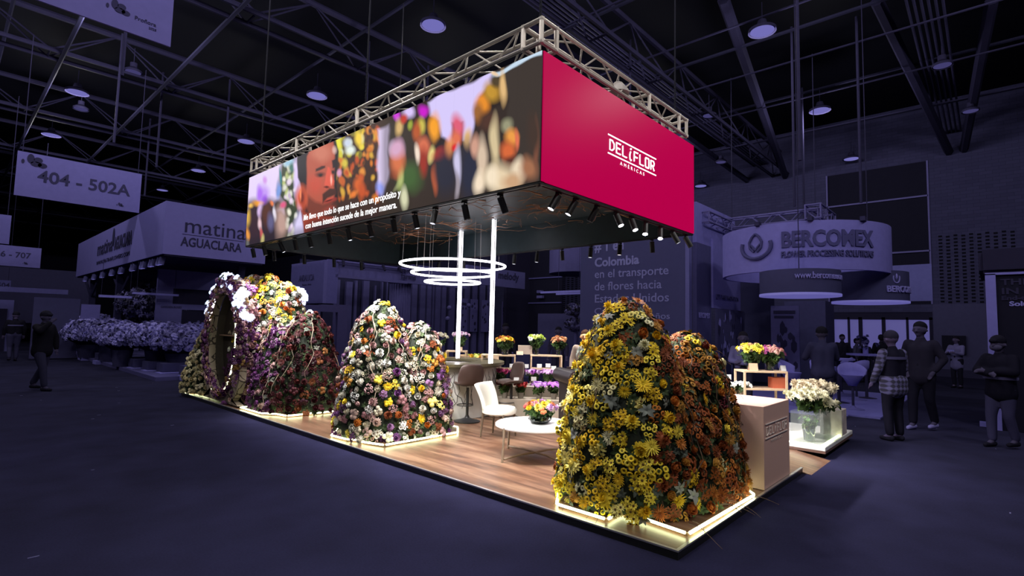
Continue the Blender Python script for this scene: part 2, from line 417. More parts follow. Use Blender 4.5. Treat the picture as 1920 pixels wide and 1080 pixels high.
# right of the face: flowers
pa([(780, 60), (1440, -400), (1440, 760), (780, 900)], (62, 42, 36), 4)
for i in range(150):
    x = pr.uniform(815, 1180); y = pr.uniform(-10, 600)
    top = y < 260-.1*(x-850)
    c = pr.choice([(226, 206, 70), (205, 196, 60), (232, 190, 60), (206, 214, 180), (150, 140, 50), (110, 100, 44)]) if top and x < 1050 else pr.choice([(206, 118, 44), (220, 140, 60), (186, 80, 40), (205, 160, 60), (90, 58, 38), (70, 44, 36), (60, 40, 34)])
    if y > 420 and pr.random() < .6: c = pr.choice([(60, 38, 34), (72, 46, 38), (190, 92, 44)])
    ea(x, y, pr.uniform(12, 24), pr.uniform(20, 38), c)
for x, y, rx, ry, c in ((915, 120, 28, 40, (196, 206, 226)), (930, 185, 34, 36, (222, 232, 226)), (1010, 90, 34, 60, (238, 204, 66)), (840, 130, 26, 60, (226, 218, 60)), (1000, 480, 40, 60, (206, 96, 44)), (1030, 530, 34, 60, (190, 80, 40)), (955, 555, 24, 30, (222, 120, 50)), (885, 300, 24, 40, (206, 186, 70))):
    ea(x, y, rx, ry, c)
pa([(1170, 20), (1262, -40), (1258, 440), (1200, 560), (1165, 480)], (214, 198, 232), 3)
ea(1190, 510, 40, 50, (150, 160, 240)); 
pa([(1262, -60), (1500, -150), (1500, 760), (1240, 800), (1230, 520), (1262, 420)], (52, 42, 40), 4)
ea(1340, 220, 44, 70, (226, 178, 206)); ea(1290, 170, 26, 60, (215, 205, 240)); ea(1330, 320, 58, 90, (214, 106, 66)); ea(1310, 385, 40, 40, (150, 60, 40))
pa([(1320, 500), (1440, 350), (1600, 330), (1560, 520), (1360, 540)], (52, 84, 44), 4); ea(1340, 470, 14, 60, (190, 196, 140), rot=.5)
# face
PX, PY = PX0+.3*(PX-PX0), PY0+.3*(PY-PY0)
pa([(490, 250), (520, 195), (600, 150), (770, 105), (812, 110), (822, 200), (822, 600), (760, 720), (600, 760), (560, 720), (520, 520), (492, 400)], (36, 30, 34), 1.5)
pa([(566, 230), (600, 168), (700, 128), (790, 118), (806, 180), (800, 300), (796, 460), (800, 560), (770, 680), (700, 740), (600, 760), (560, 640), (566, 420)], (176, 84, 66), 2)
ea(690, 210, 80, 70, (202, 122, 100), a=.8); ea(640, 470, 60, 80, (196, 78, 62), a=.8); ea(620, 320, 50, 60, (176, 84, 64), a=.6)
pa([(640, 345), (690, 318), (720, 318), (720, 335), (640, 368)], (58, 34, 34), 1.3)
pa([(778, 280), (812, 262), (815, 330), (785, 345)], (40, 28, 34), 1.3)
ea(680, 392, 36, 20, (96, 48, 42)); ea(682, 396, 14, 12, (34, 24, 26)); ea(790, 375, 14, 16, (48, 32, 36))
pa([(742, 330), (760, 340), (800, 450), (795, 480), (720, 515), (715, 470)], (214, 88, 70), 1.5); ea(774, 440, 8, 36, (250, 176, 160)); ea(735, 500, 20, 10, (90, 34, 30))
pa([(700, 560), (760, 510), (812, 515), (815, 560), (740, 590), (700, 640)], (74, 42, 38), 1.5)
ea(765, 615, 44, 20, (196, 66, 58), rot=-.3); ea(752, 612, 36, 6, (70, 24, 26), rot=-.3)
pa([(565, 560), (640, 620), (700, 640), (800, 600), (815, 660), (760, 735), (600, 770), (560, 700)], (98, 50, 42), 4, .8); ea(750, 680, 50, 16, (140, 62, 52), rot=-.25)
pa([(500, 440), (560, 480), (566, 240), (600, 160), (520, 190), (486, 260), (490, 420)], (34, 30, 38), 1.5)
ea(522, 590, 42, 92, (226, 96, 62)); ea(528, 590, 22, 60, (120, 46, 40)); ea(515, 560, 8, 50, (240, 132, 90))
pa([(520, 690), (570, 720), (800, 760), (780, 900), (540, 930)], (150, 62, 46), 3); ea(700, 830, 110, 60, (70, 34, 36)); pa([(480, 930), (470, 870), (510, 700), (545, 900)], (214, 204, 240), 1.5)
pa([(812, 105), (835, 200), (822, 330), (800, 180)], (36, 30, 34), 1.5); ea(842, 380, 18, 30, (206, 150, 190))
ea(800, 190, 18, 30, (226, 190, 180), a=.7)
ea(800, 850, 700, 60, (34, 30, 38), rot=-.19, a=.55)
PX, PY = PX0+1.3*np.sin(PY0/14+PX0/23)+1.*np.sin(PX0/8-PY0/13), PY0+2.5*np.sin(PX0/12+1)+1.5*np.sin(PX0/6.1+PY0/17)
# right crop
pb([(-80, 330), (250, 200), (250, 1100), (-80, 1100)], (54, 46, 36), 6, .55)
pb([(130, 380), (240, 340), (330, 560), (1000, 200), (1000, 1000), (100, 1100)], (56, 46, 42), 5, .8)
pb([(215, 345), (640, 165), (642, 240), (560, 330), (520, 470), (500, 610), (450, 600), (445, 470), (380, 500), (360, 640), (310, 590), (290, 480), (240, 440)], (206, 194, 240), 3)
pb([(700, 130), (975, 0), (975, 1000), (780, 1000), (735, 560), (740, 330)], (60, 52, 48), 3)
pb([(630, 175), (975, 0), (975, 36), (640, 200)], (190, 210, 228), 1.6)
for x, y, rx, ry, c in ((190, 405, 32, 36, (196, 30, 196)), (90, 425, 34, 40, (210, 190, 240)), (15, 445, 22, 30, (200, 60, 210)), (178, 500, 26, 50, (196, 180, 80)), (265, 520, 34, 80, (238, 156, 46)), (150, 540, 24, 60, (176, 84, 44)), (105, 515, 14, 30, (150, 160, 60)), (30, 520, 26, 50, (206, 170, 110)), (60, 470, 20, 30, (190, 60, 50)), (190, 640, 34, 60, (206, 106, 76)), (190, 740, 30, 80, (150, 50, 40)), (148, 690, 16, 60, (236, 214, 196)), (242, 690, 20, 50, (226, 206, 130)), (300, 640, 40, 40, (44, 34, 36)), (300, 700, 50, 40, (170, 50, 44)), (265, 860, 18, 80, (196, 96, 56)), (100, 850, 70, 90, (64, 92, 50)), (40, 850, 20, 70, (170, 180, 110)),
                      (20, 740, 40, 90, (206, 110, 70)), (20, 660, 40, 60, (206, 160, 190)), (65, 990, 20, 70, (206, 206, 170)), (415, 510, 36, 70, (214, 92, 116)), (400, 590, 36, 50, (216, 110, 80)), (480, 590, 24, 60, (236, 190, 130)), (360, 660, 26, 60, (240, 150, 90)), (392, 650, 16, 24, (220, 40, 40)),
                      (335, 820, 70, 150, (44, 44, 58)), (490, 800, 62, 190, (42, 44, 62)), (415, 760, 20, 110, (196, 190, 222)), (410, 900, 14, 80, (150, 140, 150)), (572, 740, 30, 140, (208, 184, 160)), (556, 880, 34, 70, (236, 216, 190)), (575, 370, 40, 60, (222, 136, 44)), (640, 290, 50, 60, (186, 140, 50)), (545, 430, 30, 60, (150, 96, 50)), (665, 215, 34, 36, (78, 64, 44)), (650, 170, 30, 12, (226, 196, 160)), (710, 250, 20, 100, (216, 176, 120)), (620, 490, 60, 60, (78, 52, 44)), (530, 640, 24, 70, (200, 150, 130)),
                      (655, 620, 28, 150, (206, 186, 146)), (740, 500, 36, 46, (146, 144, 116)), (765, 580, 40, 50, (226, 150, 70)), (740, 670, 44, 60, (206, 100, 56)), (760, 740, 40, 40, (86, 46, 38)), (800, 600, 14, 60, (216, 110, 80)), (700, 850, 100, 90, (222, 200, 166)), (640, 850, 40, 70, (236, 218, 190)), (815, 800, 40, 70, (228, 208, 180)), (770, 870, 60, 50, (196, 156, 120)), (880, 790, 50, 70, (156, 104, 76)), (930, 640, 14, 150, (120, 76, 60)), (905, 560, 40, 120, (66, 52, 46))):
    eb(x, y, rx, ry, c)
# panel seams of the LED wall, a faint weave
IMG *= (1-.05*((np.floor(U*NU) % 40) < 1))[..., None]
gX = np.full(U.shape, X0); gY = Y1+(Y0-Y1)*U; gZ = ZT+(ZB-ZT)*V_
idx = np.arange(NU*NVv).reshape(NVv, NU)
Q = np.stack([idx[:-1, :-1], idx[1:, :-1], idx[1:, 1:], idx[:-1, 1:]], -1).reshape(-1, 4)
sg = G(np.stack([gX-.006, gY, gZ], -1).reshape(-1, 3), Q, None, IMG.reshape(-1, 3))
o = rel(link('video_screen', gmesh('video_screen', sg), vcol_mat('video_picture', .35, 1.12, base=0, spec=.03), cn)); SCREEN = o; o['label'] = 'lit video picture of a bearded man beside flowers and guests'
M_sub = mat('subtitle_white', (.9, .9, .9), .5, emit=(1, 1, 1), es=1.1)
for s, y, z, wd in (('Me llevo que todo lo que se hace con un propósito y', 6.275, 3.195, 2.56), ('con buena intención sucede de la mejor manera.', 6.20, 3.055, 2.42)):
    t = text('subtitle', s, .13, (0, 0, 0), '-x', M_sub, None, bold=.0015, ext=.001, M=Matrix.Identity(4))
    wdt = t.dimensions.x; t.data.transform(FACE['-x'] @ Matrix.Diagonal((wd/wdt, 1, 1, 1))); t.data.transform(Matrix.Translation((X0-.010, y, z)))
    t.parent = SCREEN
rel(MB().box(X0-.004, Y0+.0, ZB, X0+.07, Y1, ZT).build('screen_cabinet', M_black, cn))
M_crim = mat('crimson_led_panel', rgb(90, 0, 34), .3, noise=.03, emit=rgb(180, 0, 71), es=.92, spec=.04)
CRIM = rel(MB().box(X0+.012, Y0-.012, ZB+.004, X1, Y0+.07, ZT).build('crimson_panel', M_crim, cn))
M_logo = mat('logo_white', (.9, .9, .9), .5, emit=(1, .97, 1), es=1.3)
def logo(x0, x1, zt, zb, y, m, parent, r, name='logo', sub='AMÉRICAS', zs=None):
    """DELiFLOR word mark as rounded strokes between two bars; x0..x1 wide"""
    W = x1-x0; mb = MB(); d = y
    mb.box(x0, d-.006, zt-.006*W, x1, d, zt+.006*W); mb.box(x0, d-.006, zb-.006*W, x1, d, zb+.006*W)
    h = (zt-zb)*.56; zc = (zt+zb)/2-.01*h; b = zc-h/2; tp = zc+h/2; lw = W*.078; gp = W*.122; cx = x0+W*.035
    P = lambda pts: mb.tube([(cx+a*lw, d-.003, b+c*h) for a, c in pts], r, 6)
    for ch in 'DELiFLOR':
        if ch == 'D': mb.tube([(cx+a*lw, d-.003, b+c*h) for a, c in ((0, 0), (0, 1), (.55, .97), (1, .72), (1, .28), (.55, .03))], r, 6, closed=True)
        if ch == 'E': P([(1, 1), (0, 1), (0, 0), (1, 0)]); P([(0, .5), (.85, .5)])
        if ch == 'L': P([(0, 1), (0, 0), (1, 0)])
        if ch == 'i': P([(.45, .8), (.25, .45), (.3, .05), (.6, -.1)]); mb.ball((cx+.5*lw, d-.003, b+1.08*h), r*1.5, 1); mb.ball((cx+.3*lw, d-.003, b+.5*h), r*1.4, 1, (1, .5, 1.8)); mb.ball((cx+.55*lw, d-.003, b-.05*h), r*1.35, 1)
        if ch == 'F': P([(1, 1), (0, 1), (0, 0)]); P([(0, .5), (.85, .5)])
        if ch == 'O': mb.tube([(cx+a*lw, d-.003, b+c*h) for a, c in ((.1, 0), (0, .1), (0, .9), (.1, 1), (.9, 1), (1, .9), (1, .1), (.9, 0))], r, 6, closed=True)
        if ch == 'R': P([(0, 0), (0, 1), (.8, 1), (1, .8), (.9, .52), (0, .45)]); P([(.5, .45), (1, 0)])
        cx += gp if ch != 'i' else gp*.9
    o = mb.build(name, m, parent)
    if sub:
        hh = (zt-zb)*.27
        t = text(name+'_subline', sub, hh, (0, 0, 0), '-y', m, None, spacing=1.9, ext=.001, align='CENTER', M=Matrix.Identity(4))
        s = (W*.5)/t.dimensions.x; t.data.transform(Matrix.Translation(((x0+x1)/2-.02*W, d-.004, zb-hh*1.3)) @ FACE['-y'] @ Matrix.Diagonal((s, 1, 1, 1)))
        t.parent = parent; return o, t
    return o, None
a, b_ = logo(1.343, 2.48, 3.791, 3.578, Y0-.013, M_logo, CRIM, .0095)
rel(MB().box(X1-.06, Y0+.07, ZB, X1, Y1, ZT).box(X0+.07, Y1-.06, ZB, X1-.06, Y1, ZT).box(X0+.07, Y0+.07, ZB+.01, X0+.09, Y1-.06, ZT).box(X0+.09, Y0+.07, ZB+.01, X1-.06, Y0+.09, ZT).build('inner_fascia', M_teal, cn))
rel(MB().box(X0+.09, Y0+.09, ZC, X1-.06, Y1-.06, ZC+.03).build('inner_ceiling', M_teal, cn))
rel(MB().box(X0+.09, Y0+.09, ZT-.03, X1-.06, Y1-.06, ZT-.01).build('roof', M_black, cn))
# light track round the lower edge
tr = MB()
zt_ = ZB-.025
tr.box(X0, Y0, zt_, X0+.035, Y1, ZB-.001).box(X0+.06, Y0, zt_, X0+.09, Y1, ZB-.004).box(X0, Y0, zt_, X1, Y0+.035, ZB-.001).box(X0, Y0+.06, zt_, X1, Y0+.09, ZB-.004).box(X1-.05, Y0, zt_, X1-.015, Y1, ZB-.001).box(X0, Y1-.05, zt_, X1, Y1-.015, ZB-.001)
rel(tr.build('light_track', M_black, cn))
# dry branches spread over the ceiling
mb = MB(); rr = random.Random(5)
for i in range(230):
    x = rr.uniform(X0+.2, X1-.25); y = rr.uniform(Y0+.2, Y1-.3); a = rr.uniform(0, 2*PI); z = ZC-rr.uniform(.015, .12); pts = []
    L_ = rr.uniform(.25, 1.1); n = 7
    for k in range(n):
        pts.append((min(max(x, X0+.12), X1-.1), min(max(y, Y0+.12), Y1-.1), z)); a += rr.uniform(-.55, .55); x += L_/n*math.cos(a); y += L_/n*math.sin(a); z = min(ZC-.006, z+rr.uniform(-.03, .03))
    mb.tube(pts, rr.choice([.004, .005, .006, .011]), 5, r2=.002)
o = rel(mb.build('ceiling_branches', M_gold, cn)); o['kind'] = 'stuff'; o['label'] = 'copper-brown dry twigs spread over the canopy ceiling'

# ------------------------------------------------------------------ truss frame on top
def truss(name, p, q, s=.24, rad=.022, step=.42, label='', group=None):
    p = Vector(p); q = Vector(q); d = (q-p); L = d.length; d.normalize(); n = Vector((-d.y, d.x, 0)); u = Vector((0, 0, 1)); h = s/2
    e = empty(name, p, label=label, cat='truss', group=group); W = lambda t, a, b: d*t+n*a*h+u*b*h
    for a, b in ((1, 1), (1, -1), (-1, 1), (-1, -1)): MB().cyl(W(0, a, b), W(L, a, b), rad, 8).build('chord', M_alu, e, True)
    mb = MB(); k = max(2, round(L/step)); 
    for (f1, f2) in (((1, 1), (1, -1)), ((-1, 1), (-1, -1)), ((1, 1), (-1, 1)), ((1, -1), (-1, -1))):
        for i in range(k):
            A, B = (f1, f2) if i % 2 == 0 else (f2, f1)
            mb.cyl(W(L*(i+.12)/k, *A), W(L*(i+.88)/k, *B), rad*.5, 6)
    for t in (0, L):
        pp = [W(t, 1, 1), W(t, 1, -1), W(t, -1, -1), W(t, -1, 1)]
        for i in range(4): mb.cyl(pp[i], pp[(i+1) % 4], rad*.8, 6)
    mb.build('lattice', M_alu, e, True)
    return e
ZTR = 4.577; tx0, ty0, tx1, ty1 = X0+.22, Y0+.22, X1-.12, Y1+.1
c = .14
truss('truss_beam', (tx0, ty0+c, ZTR), (tx0, ty0+3.3, ZTR), label='aluminium box truss above the video screen, run nearest the front corner')
truss('truss_beam', (tx0, ty0+3.33, ZTR), (tx0, ty0+5.2, ZTR), label='short middle aluminium truss run above the video screen')
truss('truss_beam', (tx0, ty0+5.23, ZTR), (tx0, ty1-c, ZTR), label='aluminium truss run above the left end of the video screen')
truss('truss_beam', (tx0+c, ty0, ZTR), (tx0+2.1, ty0, ZTR), label='aluminium truss above the crimson panel, run nearest the front corner')
truss('truss_beam', (tx0+2.13, ty0, ZTR), (tx1-c, ty0, ZTR), label='aluminium truss run above the right end of the crimson panel')
truss('truss_beam', (tx1, ty0+c, ZTR), (tx1, ty1-c, ZTR), label='rear aluminium truss run over the far side of the canopy')
truss('truss_beam', (tx0+c, ty1, ZTR), (tx1-c, ty1, ZTR), label='aluminium truss run across the left end of the canopy')
for (x, y, lb) in ((tx0, ty0, 'front corner cube of the aluminium truss frame'), (tx1, ty0, 'right corner cube of the aluminium truss frame'), (tx0, ty1, 'left corner cube of the aluminium truss frame'), (tx1, ty1, 'hidden rear corner cube of the truss frame')):
    e = empty('truss_corner', (x, y, ZTR), label=lb, cat='truss'); mb = MB(); h = .12
    P8 = [Vector((a, b, c_)) for a in (-h, h) for b in (-h, h) for c_ in (-h, h)]
    for i in range(8):
        for j in range(i):
            if sum(abs((P8[i]-P8[j])[k]) > .01 for k in range(3)) == 1: mb.cyl(P8[i], P8[j], .024, 8)
    mb.build('frame', M_alu, e, True)
    for v in P8: MB().ball(v, .034, 1).build('joint', M_alu, e, True)
for (x, y) in ((tx0, ty0), (tx1, ty0), (tx0, ty1), (tx0, ty0+3.3), (tx1, ty1)):
    mb = MB(); mb.cyl((x, y, ZTR+.15), (x, y, 9.4), .012, 6)
    for i in range(12): mb.ball((x, y, ZTR+.16+i*.05), .022, 1, (1, .5, 1.4) if i % 2 else (.5, 1, 1.4))
    tag(mb.build('hanging_chain', mat('dark_steel', (.015, .015, .025), .7, .0, spec=.05)), 'dark steel chain holding the canopy truss to the hall roof', 'chain', 'canopy hanging chains')
e = empty('loudspeaker', (tx0+1.5, ty0-.02, ZTR+.0), label='small white dome unit hanging inside the truss above the crimson panel', cat='loudspeaker')
MB().lathe([(.0, .08), (.05, .08), (.13, -.02), (.14, -.06), (.0, -.07)], 18).build('dome', mat('grey_plastic', (.5, .45, .42), .5), e, True)
# a reading of the hanging dome's bracket
MB().cyl((0, 0, .06), (0, 0, .14), .012).build('bracket', M_black, e)

# ------------------------------------------------------------------ spotlights
def mk_spot():
    e = empty('spotlight')
    MB().box(-.03, -.018, -.02, .03, .018, 0).cyl((0, 0, -.01), (0, 0, -.06), .008, 8).build('mount', M_black, e)
    b = MB().lathe([(.0, .0), (.036, -.005), (.036, -.17), (.032, -.172)], 16, cap=False).build('barrel', M_black, e, True)
    l = MB().lathe([(.0, -.166), (.033, -.166)], 16, cap=False).build('lens', M_lens, b)
    return e
SP = None
def spot(x, y, tilt, az, lit, label, power=0, size=70, col=(1, .96, .93), group=None):
    global SP
    if SP is None: SP = mk_spot(); e = SP
    else: e = copy_tree(SP)
    e.location = (x, y, ZB-.025); tag(e, label, 'spotlight', group)
    Rm = Matrix.Rotation(az, 3, 'Z') @ Matrix.Rotation(-tilt, 3, 'Y')
    for ch in e.children:
        if ch.name.startswith('barrel'):
            ch.rotation_euler = Rm.to_euler(); ch.location = (0, 0, -.03)
            if not lit:
                for l in ch.children: l.data = LOFF
    if power:
        ld = bpy.data.lights.new('spot_beam', 'SPOT'); ld.energy = power; ld.spot_size = math.radians(size); ld.spot_blend = .7; ld.shadow_soft_size = .035; ld.color = col
        lo = bpy.data.objects.new('spot_beam', ld); COL.objects.link(lo); lo.parent = e
        d = Rm @ Vector((0, 0, -1)); lo.location = Vector((0, 0, -.03))+d*.18; lo.rotation_euler = d.to_track_quat('-Z', 'Y').to_euler()
    return e
LOFF = None
tmp = MB().lathe([(.0, -.166), (.033, -.166)], 16, cap=False).build('lens', M_lensoff); LOFF = tmp.data; bpy.data.objects.remove(tmp)
ORD = ['first', 'second', 'third', 'fourth', 'fifth', 'sixth', 'seventh', 'eighth', 'ninth', 'tenth', 'eleventh', 'twelfth', 'thirteenth', 'fourteenth']
# front-left edge, below the screen: from the front corner leftward
ys = [2.05, 2.6, 3.1, 3.5, 3.95, 4.5, 5.05, 5.6, 6.2, 6.7, 7.25, 7.9, 8.4]
lit = [1, 0, 0, 1, 1, 1, 1, 0, 0, 0, 1, 0, 0]
pw = [130, 70, 0, 70, 60, 55, 60, 50, 0, 60, 70, 60, 55]
for i, y in enumerate(ys):
    tl = .45 if lit[i] and i in (0, 10) else .25
    spot(X0+.06, y, tl, R.uniform(-.5, .5) + (PI if i in (2,) else 0), lit[i], 'black cylinder spotlight below the video screen, %s from the front corner' % ORD[i], pw[i], 95)
xs = [.55, .85, 1.25, 1.65, 2.0, 2.35, 2.75, 3.1, 3.5]
lit = [1, 1, 0, 1, 1, 1, 1, 0, 0]; pw = [120, 110, 0, 60, 60, 65, 60, 0, 50]
azs = [2.6, 2.4, 2., -1.8, -2, 3.6, 3.6, -1.2, -1]
for i, x in enumerate(xs):
    spot(x, Y0+.06, .5, azs[i]+.0, lit[i], 'black cylinder spotlight below the crimson panel, %s from the front corner' % ORD[i], pw[i], 95)
ys = [2.1, 2.65, 3.2, 3.8, 4.35, 4.9, 5.5, 6.3, 7.1, 7.9]
pw = [60, 0, 60, 0, 60, 0, 55, 50, 0, 45]
for i, y in enumerate(ys):
    spot(X1-.03, y, .12, PI if i % 3 else 0, 0, 'black cylinder spotlight on the far canopy edge, %s from the right' % ORD[i], pw[i], 110)
for i, x in enumerate([.7, 1.3, 1.95, 2.6]):
    spot(x, Y1-.03, .1, 0, 0, 'black cylinder spotlight on the left canopy end, %s from the screen' % ORD[i], [50, 0, 45, 0][i], 110)
M_dkgreen = mat('dark_foliage', (.008, .014, .006), .8, noise=.5, scale=25)
# ------------------------------------------------------------------ flower mounds
def prof(t): t = np.asarray(t); return np.sqrt(np.clip(1-t**2.25, 0, 1))*(1+.13*(1-t)**2-.05*np.exp(-t/.03))
def inside(P, lobes, z0, k=.9):
    m = np.zeros(len(P), bool)
    for cx, cy, rx, ry, h in lobes:
        t = (P[:, 2]-z0)/h; f = prof(np.clip(t, 0, 1))
        m |= (t < .985) & (t > -.1) & (((P[:, 0]-cx)/(rx*f+1e-6))**2+((P[:, 1]-cy)/(ry*f+1e-6))**2 < k)
    return m
def sample(lobes, z0, d, rs, tries=9000):
    """points and normals spread over the union of the lobes, at least d apart"""
    pts = []; nrm = []; grid = {}
    area = np.array([(rx+ry)*h for _, _, rx, ry, h in lobes]); pr_ = area/area.sum()
    which = rs.choice(len(lobes), tries, p=pr_); T = rs.uniform(0, 1, tries)**1.05; A = rs.uniform(0, 2*PI, tries)
    for li, t, a in zip(which, T, A):
        cx, cy, rx, ry, h = lobes[li]
        if t > .9: t = 1-rs.uniform(0, 1)**2*.1
        f = float(prof(t)); p = np.array([cx+rx*f*math.cos(a), cy+ry*f*math.sin(a), z0+t*h])
        if inside(p[None], [l for i, l in enumerate(lobes) if i != li], z0, .85)[0]: continue
        key = tuple((p//d).astype(int)); ok = True
        for dx in (-1, 0, 1):
            for dy in (-1, 0, 1):
                for dz in (-1, 0, 1):
                    for q in grid.get((key[0]+dx, key[1]+dy, key[2]+dz), ()):
                        if ((q-p)**2).sum() < d*d: ok = False
        if not ok: continue
        grid.setdefault(key, []).append(p)
        slope = 1.1*t**1.2/max(f, .12)*(rx+ry)/2/h
        n = np.array([math.cos(a)/rx*(rx+ry)/2, math.sin(a)/ry*(rx+ry)/2, slope]); n /= np.linalg.norm(n)
        pts.append(p); nrm.append(n)
    return np.array(pts), np.array(nrm)
CP = np.array([-3.61, -1.69, 1.6])
def core_mesh(name, lobes, z0, m, parent, k=.93, seed=0):
    L = []
    rs = np.random.RandomState(seed)
    for cx, cy, rx, ry, h in lobes:
        V = []; Q = []; n = 28; K = 16
        for i in range(K+1):
            t = i/K*.995; f = float(prof(t))
            for j in range(n):
                a = 2*PI*j/n; r = k*(1+.05*math.sin(5*a+9*t+cx*7)+rs.uniform(-.03, .03)); V.append((cx+rx*f*r*math.cos(a), cy+ry*f*r*math.sin(a), z0+t*h*.985))
        for i in range(K):
            for j in range(n): Q.append((i*n+j, i*n+(j+1) % n, (i+1)*n+(j+1) % n, (i+1)*n+j))
        L.append(G(V, Q))
    return link(name, gmesh(name, gjoin(L)), m, parent)
def mound(label, lobes, z0, d, pick, seed, size, vines=14, vine_m=None, extra=None, lab_core=None, nleaf=.35, name='flower_mound'):
    rs = np.random.RandomState(seed)
    cx, cy = lobes[0][:2]
    e = empty(name, (cx, cy, z0), label=label, cat='flower display')
    sh = lambda o: (setattr(o, 'location', (-cx, -cy, -z0)), o)[1]
    sh(core_mesh('foliage_core', lobes, z0, M_dkgreen, e, seed=seed))
    P, Nn = sample(lobes, z0, d, rs)
    items = []
    for p, n in zip(P, Nn):
        kind, c, s = pick(p, n, rs)
        nn = n+rs.normal(0, .22, 3)+np.array([0, 0, .12]); nn /= np.linalg.norm(nn)
        items.append((proto(kind, c), p+n*rs.uniform(-.01, .025), basis(nn[None], np.array([rs.uniform(0, 6.28)]))[0], s*size*rs.uniform(.85, 1.12), rs.uniform(.82, 1.12), n))
    # leaves between the flowers
    Pl, Nl = sample(lobes, z0, d*.9, np.random.RandomState(seed+50), 6000)
    lc = [(.035, .06, .02), (.06, .09, .035), (.11, .13, .10), (.24, .25, .21)]
    leaves = []
    for p, n in zip(Pl, Nl):
        c = lc[rs.choice(4, p=(.5, .32, .12, .06))]
        leaves.append((proto('leaves', c), p-n*.012, basis((n+rs.normal(0, .3, 3))[None], np.array([rs.uniform(0, 6.28)]))[0], size*rs.uniform(.6, .95), 1., n))
    view = [np.dot(it[5], (CP-it[1])/np.linalg.norm(CP-it[1]))*it[3]/np.linalg.norm(CP-it[1]) for it in items]
    order = np.argsort(view)[::-1]; big = list(order[:100]); rest = [items[i] for i in order[100:]]
    for i in big:
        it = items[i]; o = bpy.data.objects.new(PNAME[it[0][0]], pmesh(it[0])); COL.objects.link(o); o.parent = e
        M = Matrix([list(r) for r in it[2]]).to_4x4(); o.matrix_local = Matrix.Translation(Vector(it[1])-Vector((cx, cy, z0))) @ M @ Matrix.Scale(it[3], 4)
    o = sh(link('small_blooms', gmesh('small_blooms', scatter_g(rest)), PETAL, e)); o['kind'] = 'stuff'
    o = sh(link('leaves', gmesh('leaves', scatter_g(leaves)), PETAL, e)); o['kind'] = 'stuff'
    # dry vines trailing over the mound
    for k in range(vines):
        l = lobes[rs.randint(len(lobes))]; a = rs.uniform(0, 2*PI) if k % 3 == 0 else rs.uniform(PI*.9, PI*1.75); t = rs.uniform(.5, .97); pts = []; ln = rs.uniform(.5, 1.3); n = 12
        for j in range(n):
            f = float(prof(min(t, .99))); r = 1.06+.05*math.sin(j*1.3+k)
            pts.append((l[0]+l[2]*f*r*math.cos(a), l[1]+l[3]*f*r*math.sin(a), z0+l[4]*t+.03)); t -= ln/n/l[4]; a += rs.uniform(-.1, .1)
            if t < 0.02: break
        if len(pts) > 3: sh(MB().tube(pts, .006, 5, r2=.003).build('vine', vine_m or M_vine, e))
    return e, sh
def light_base(e, sh, poly, z=.078, th=.04, glow=True):
    """raised base board and the lit strip round its edge"""
    b = MB().poly([(x, y, .062) for x, y in poly], (0, 0, th-.01)); sh(b.build('base_board', M_wood, e))
    for i in range(len(poly)):
        a = Vector((*poly[i], .068+th*.55)); b = Vector((*poly[(i+1) % len(poly)], .068+th*.55)); d = (b-a).normalized()
        o = Vector((-d.y, d.x, 0))*-.016
        sh(MB().cyl(a+o+d*.01, b+o-d*.01, .012, 8).build('light_strip', M_strip, e))

YEL = [(.97, .68, .03), (1., .8, .09), (.88, .65, .04), (.95, .82, .24), (.85, .54, .02)]
CRM = [(.8, .72, .36), (.85, .8, .5)]
ORG = [(.55, .18, .025), (.42, .11, .02), (.52, .25, .04), (.3, .07, .018), (.24, .06, .02)]
RED = [(.16, .02, .012), (.12, .01, .02)]
PNK = [(.55, .33, .33), (.45, .22, .25), (.6, .42, .36), (.36, .2, .2)]
MAU = [(.22, .08, .26), (.14, .03, .16), (.3, .15, .32)]
WHT = [(.75, .72, .62), (.8, .8, .76), (.68, .62, .46)]
PUR = [(.1, .018, .11), (.16, .04, .18), (.07, .012, .06), (.24, .1, .25)]
BUR = [(.05, .005, .01), (.07, .008, .014), (.035, .004, .012), (.09, .012, .012)]
COP = [(.32, .13, .04), (.24, .08, .03)]
KHA = [(.7, .6, .36), (.6, .54, .32), (.78, .7, .48), (.54, .46, .26)]
def ch(rs, L): return L[rs.randint(len(L))]
def pick1(p, n, rs):
    u = (p[0]-.68)*.75-(p[1]-.8)*.66+rs.normal(0, .13)     # + towards the right seen from the aisle
    low = p[2] < .55
    if u < .0: c = ch(rs, YEL) if rs.rand() > .14 else ch(rs, CRM if rs.rand() < .65 else ORG)
    elif u < .2: c = ch(rs, YEL if rs.rand() < .5 else ORG)
    else: c = ch(rs, ORG) if rs.rand() > .13 else ch(rs, YEL+RED+CRM)
    r = rs.rand()
    if u < .1: k = 'cups' if r < .3 else 'spray' if r < .6 else 'pom' if r < .86 else 'spider' if r < .93 else 'leaves'
    else: k = 'cups' if r < .3 else 'spider' if r < .55 else 'rose' if r < .75 else 'spray' if r < .95 else 'leaves'
    if k == 'leaves': c = (.4, .4, .36) if rs.rand() < .5 else (.2, .22, .19)
    return k, c, {'pom': rs.uniform(.75, 1.25), 'spray': 1.12, 'cups': 1.15, 'spider': rs.uniform(.8, 1.05), 'rose': .95, 'leaves': .95}[k]
lob1 = [(.68, .82, .49, .585, 1.76), (1.42, .56, .62, .44, 1.48), (1.04, .5, .6, .37, 1.12)]
e, sh = mound('big front flower mound, yellow turning orange-brown, on the platform corner', lob1, .1, .088, pick1, 3, .07, 26)
light_base(e, sh, [(.12, 1.14), (.12, .66), (.38, .68), (.31, .07), (1.66, .04), (1.93, .3), (1.9, 1.0), (1.2, 1.35), (.5, 1.4)])
rs_ = random.Random(17)
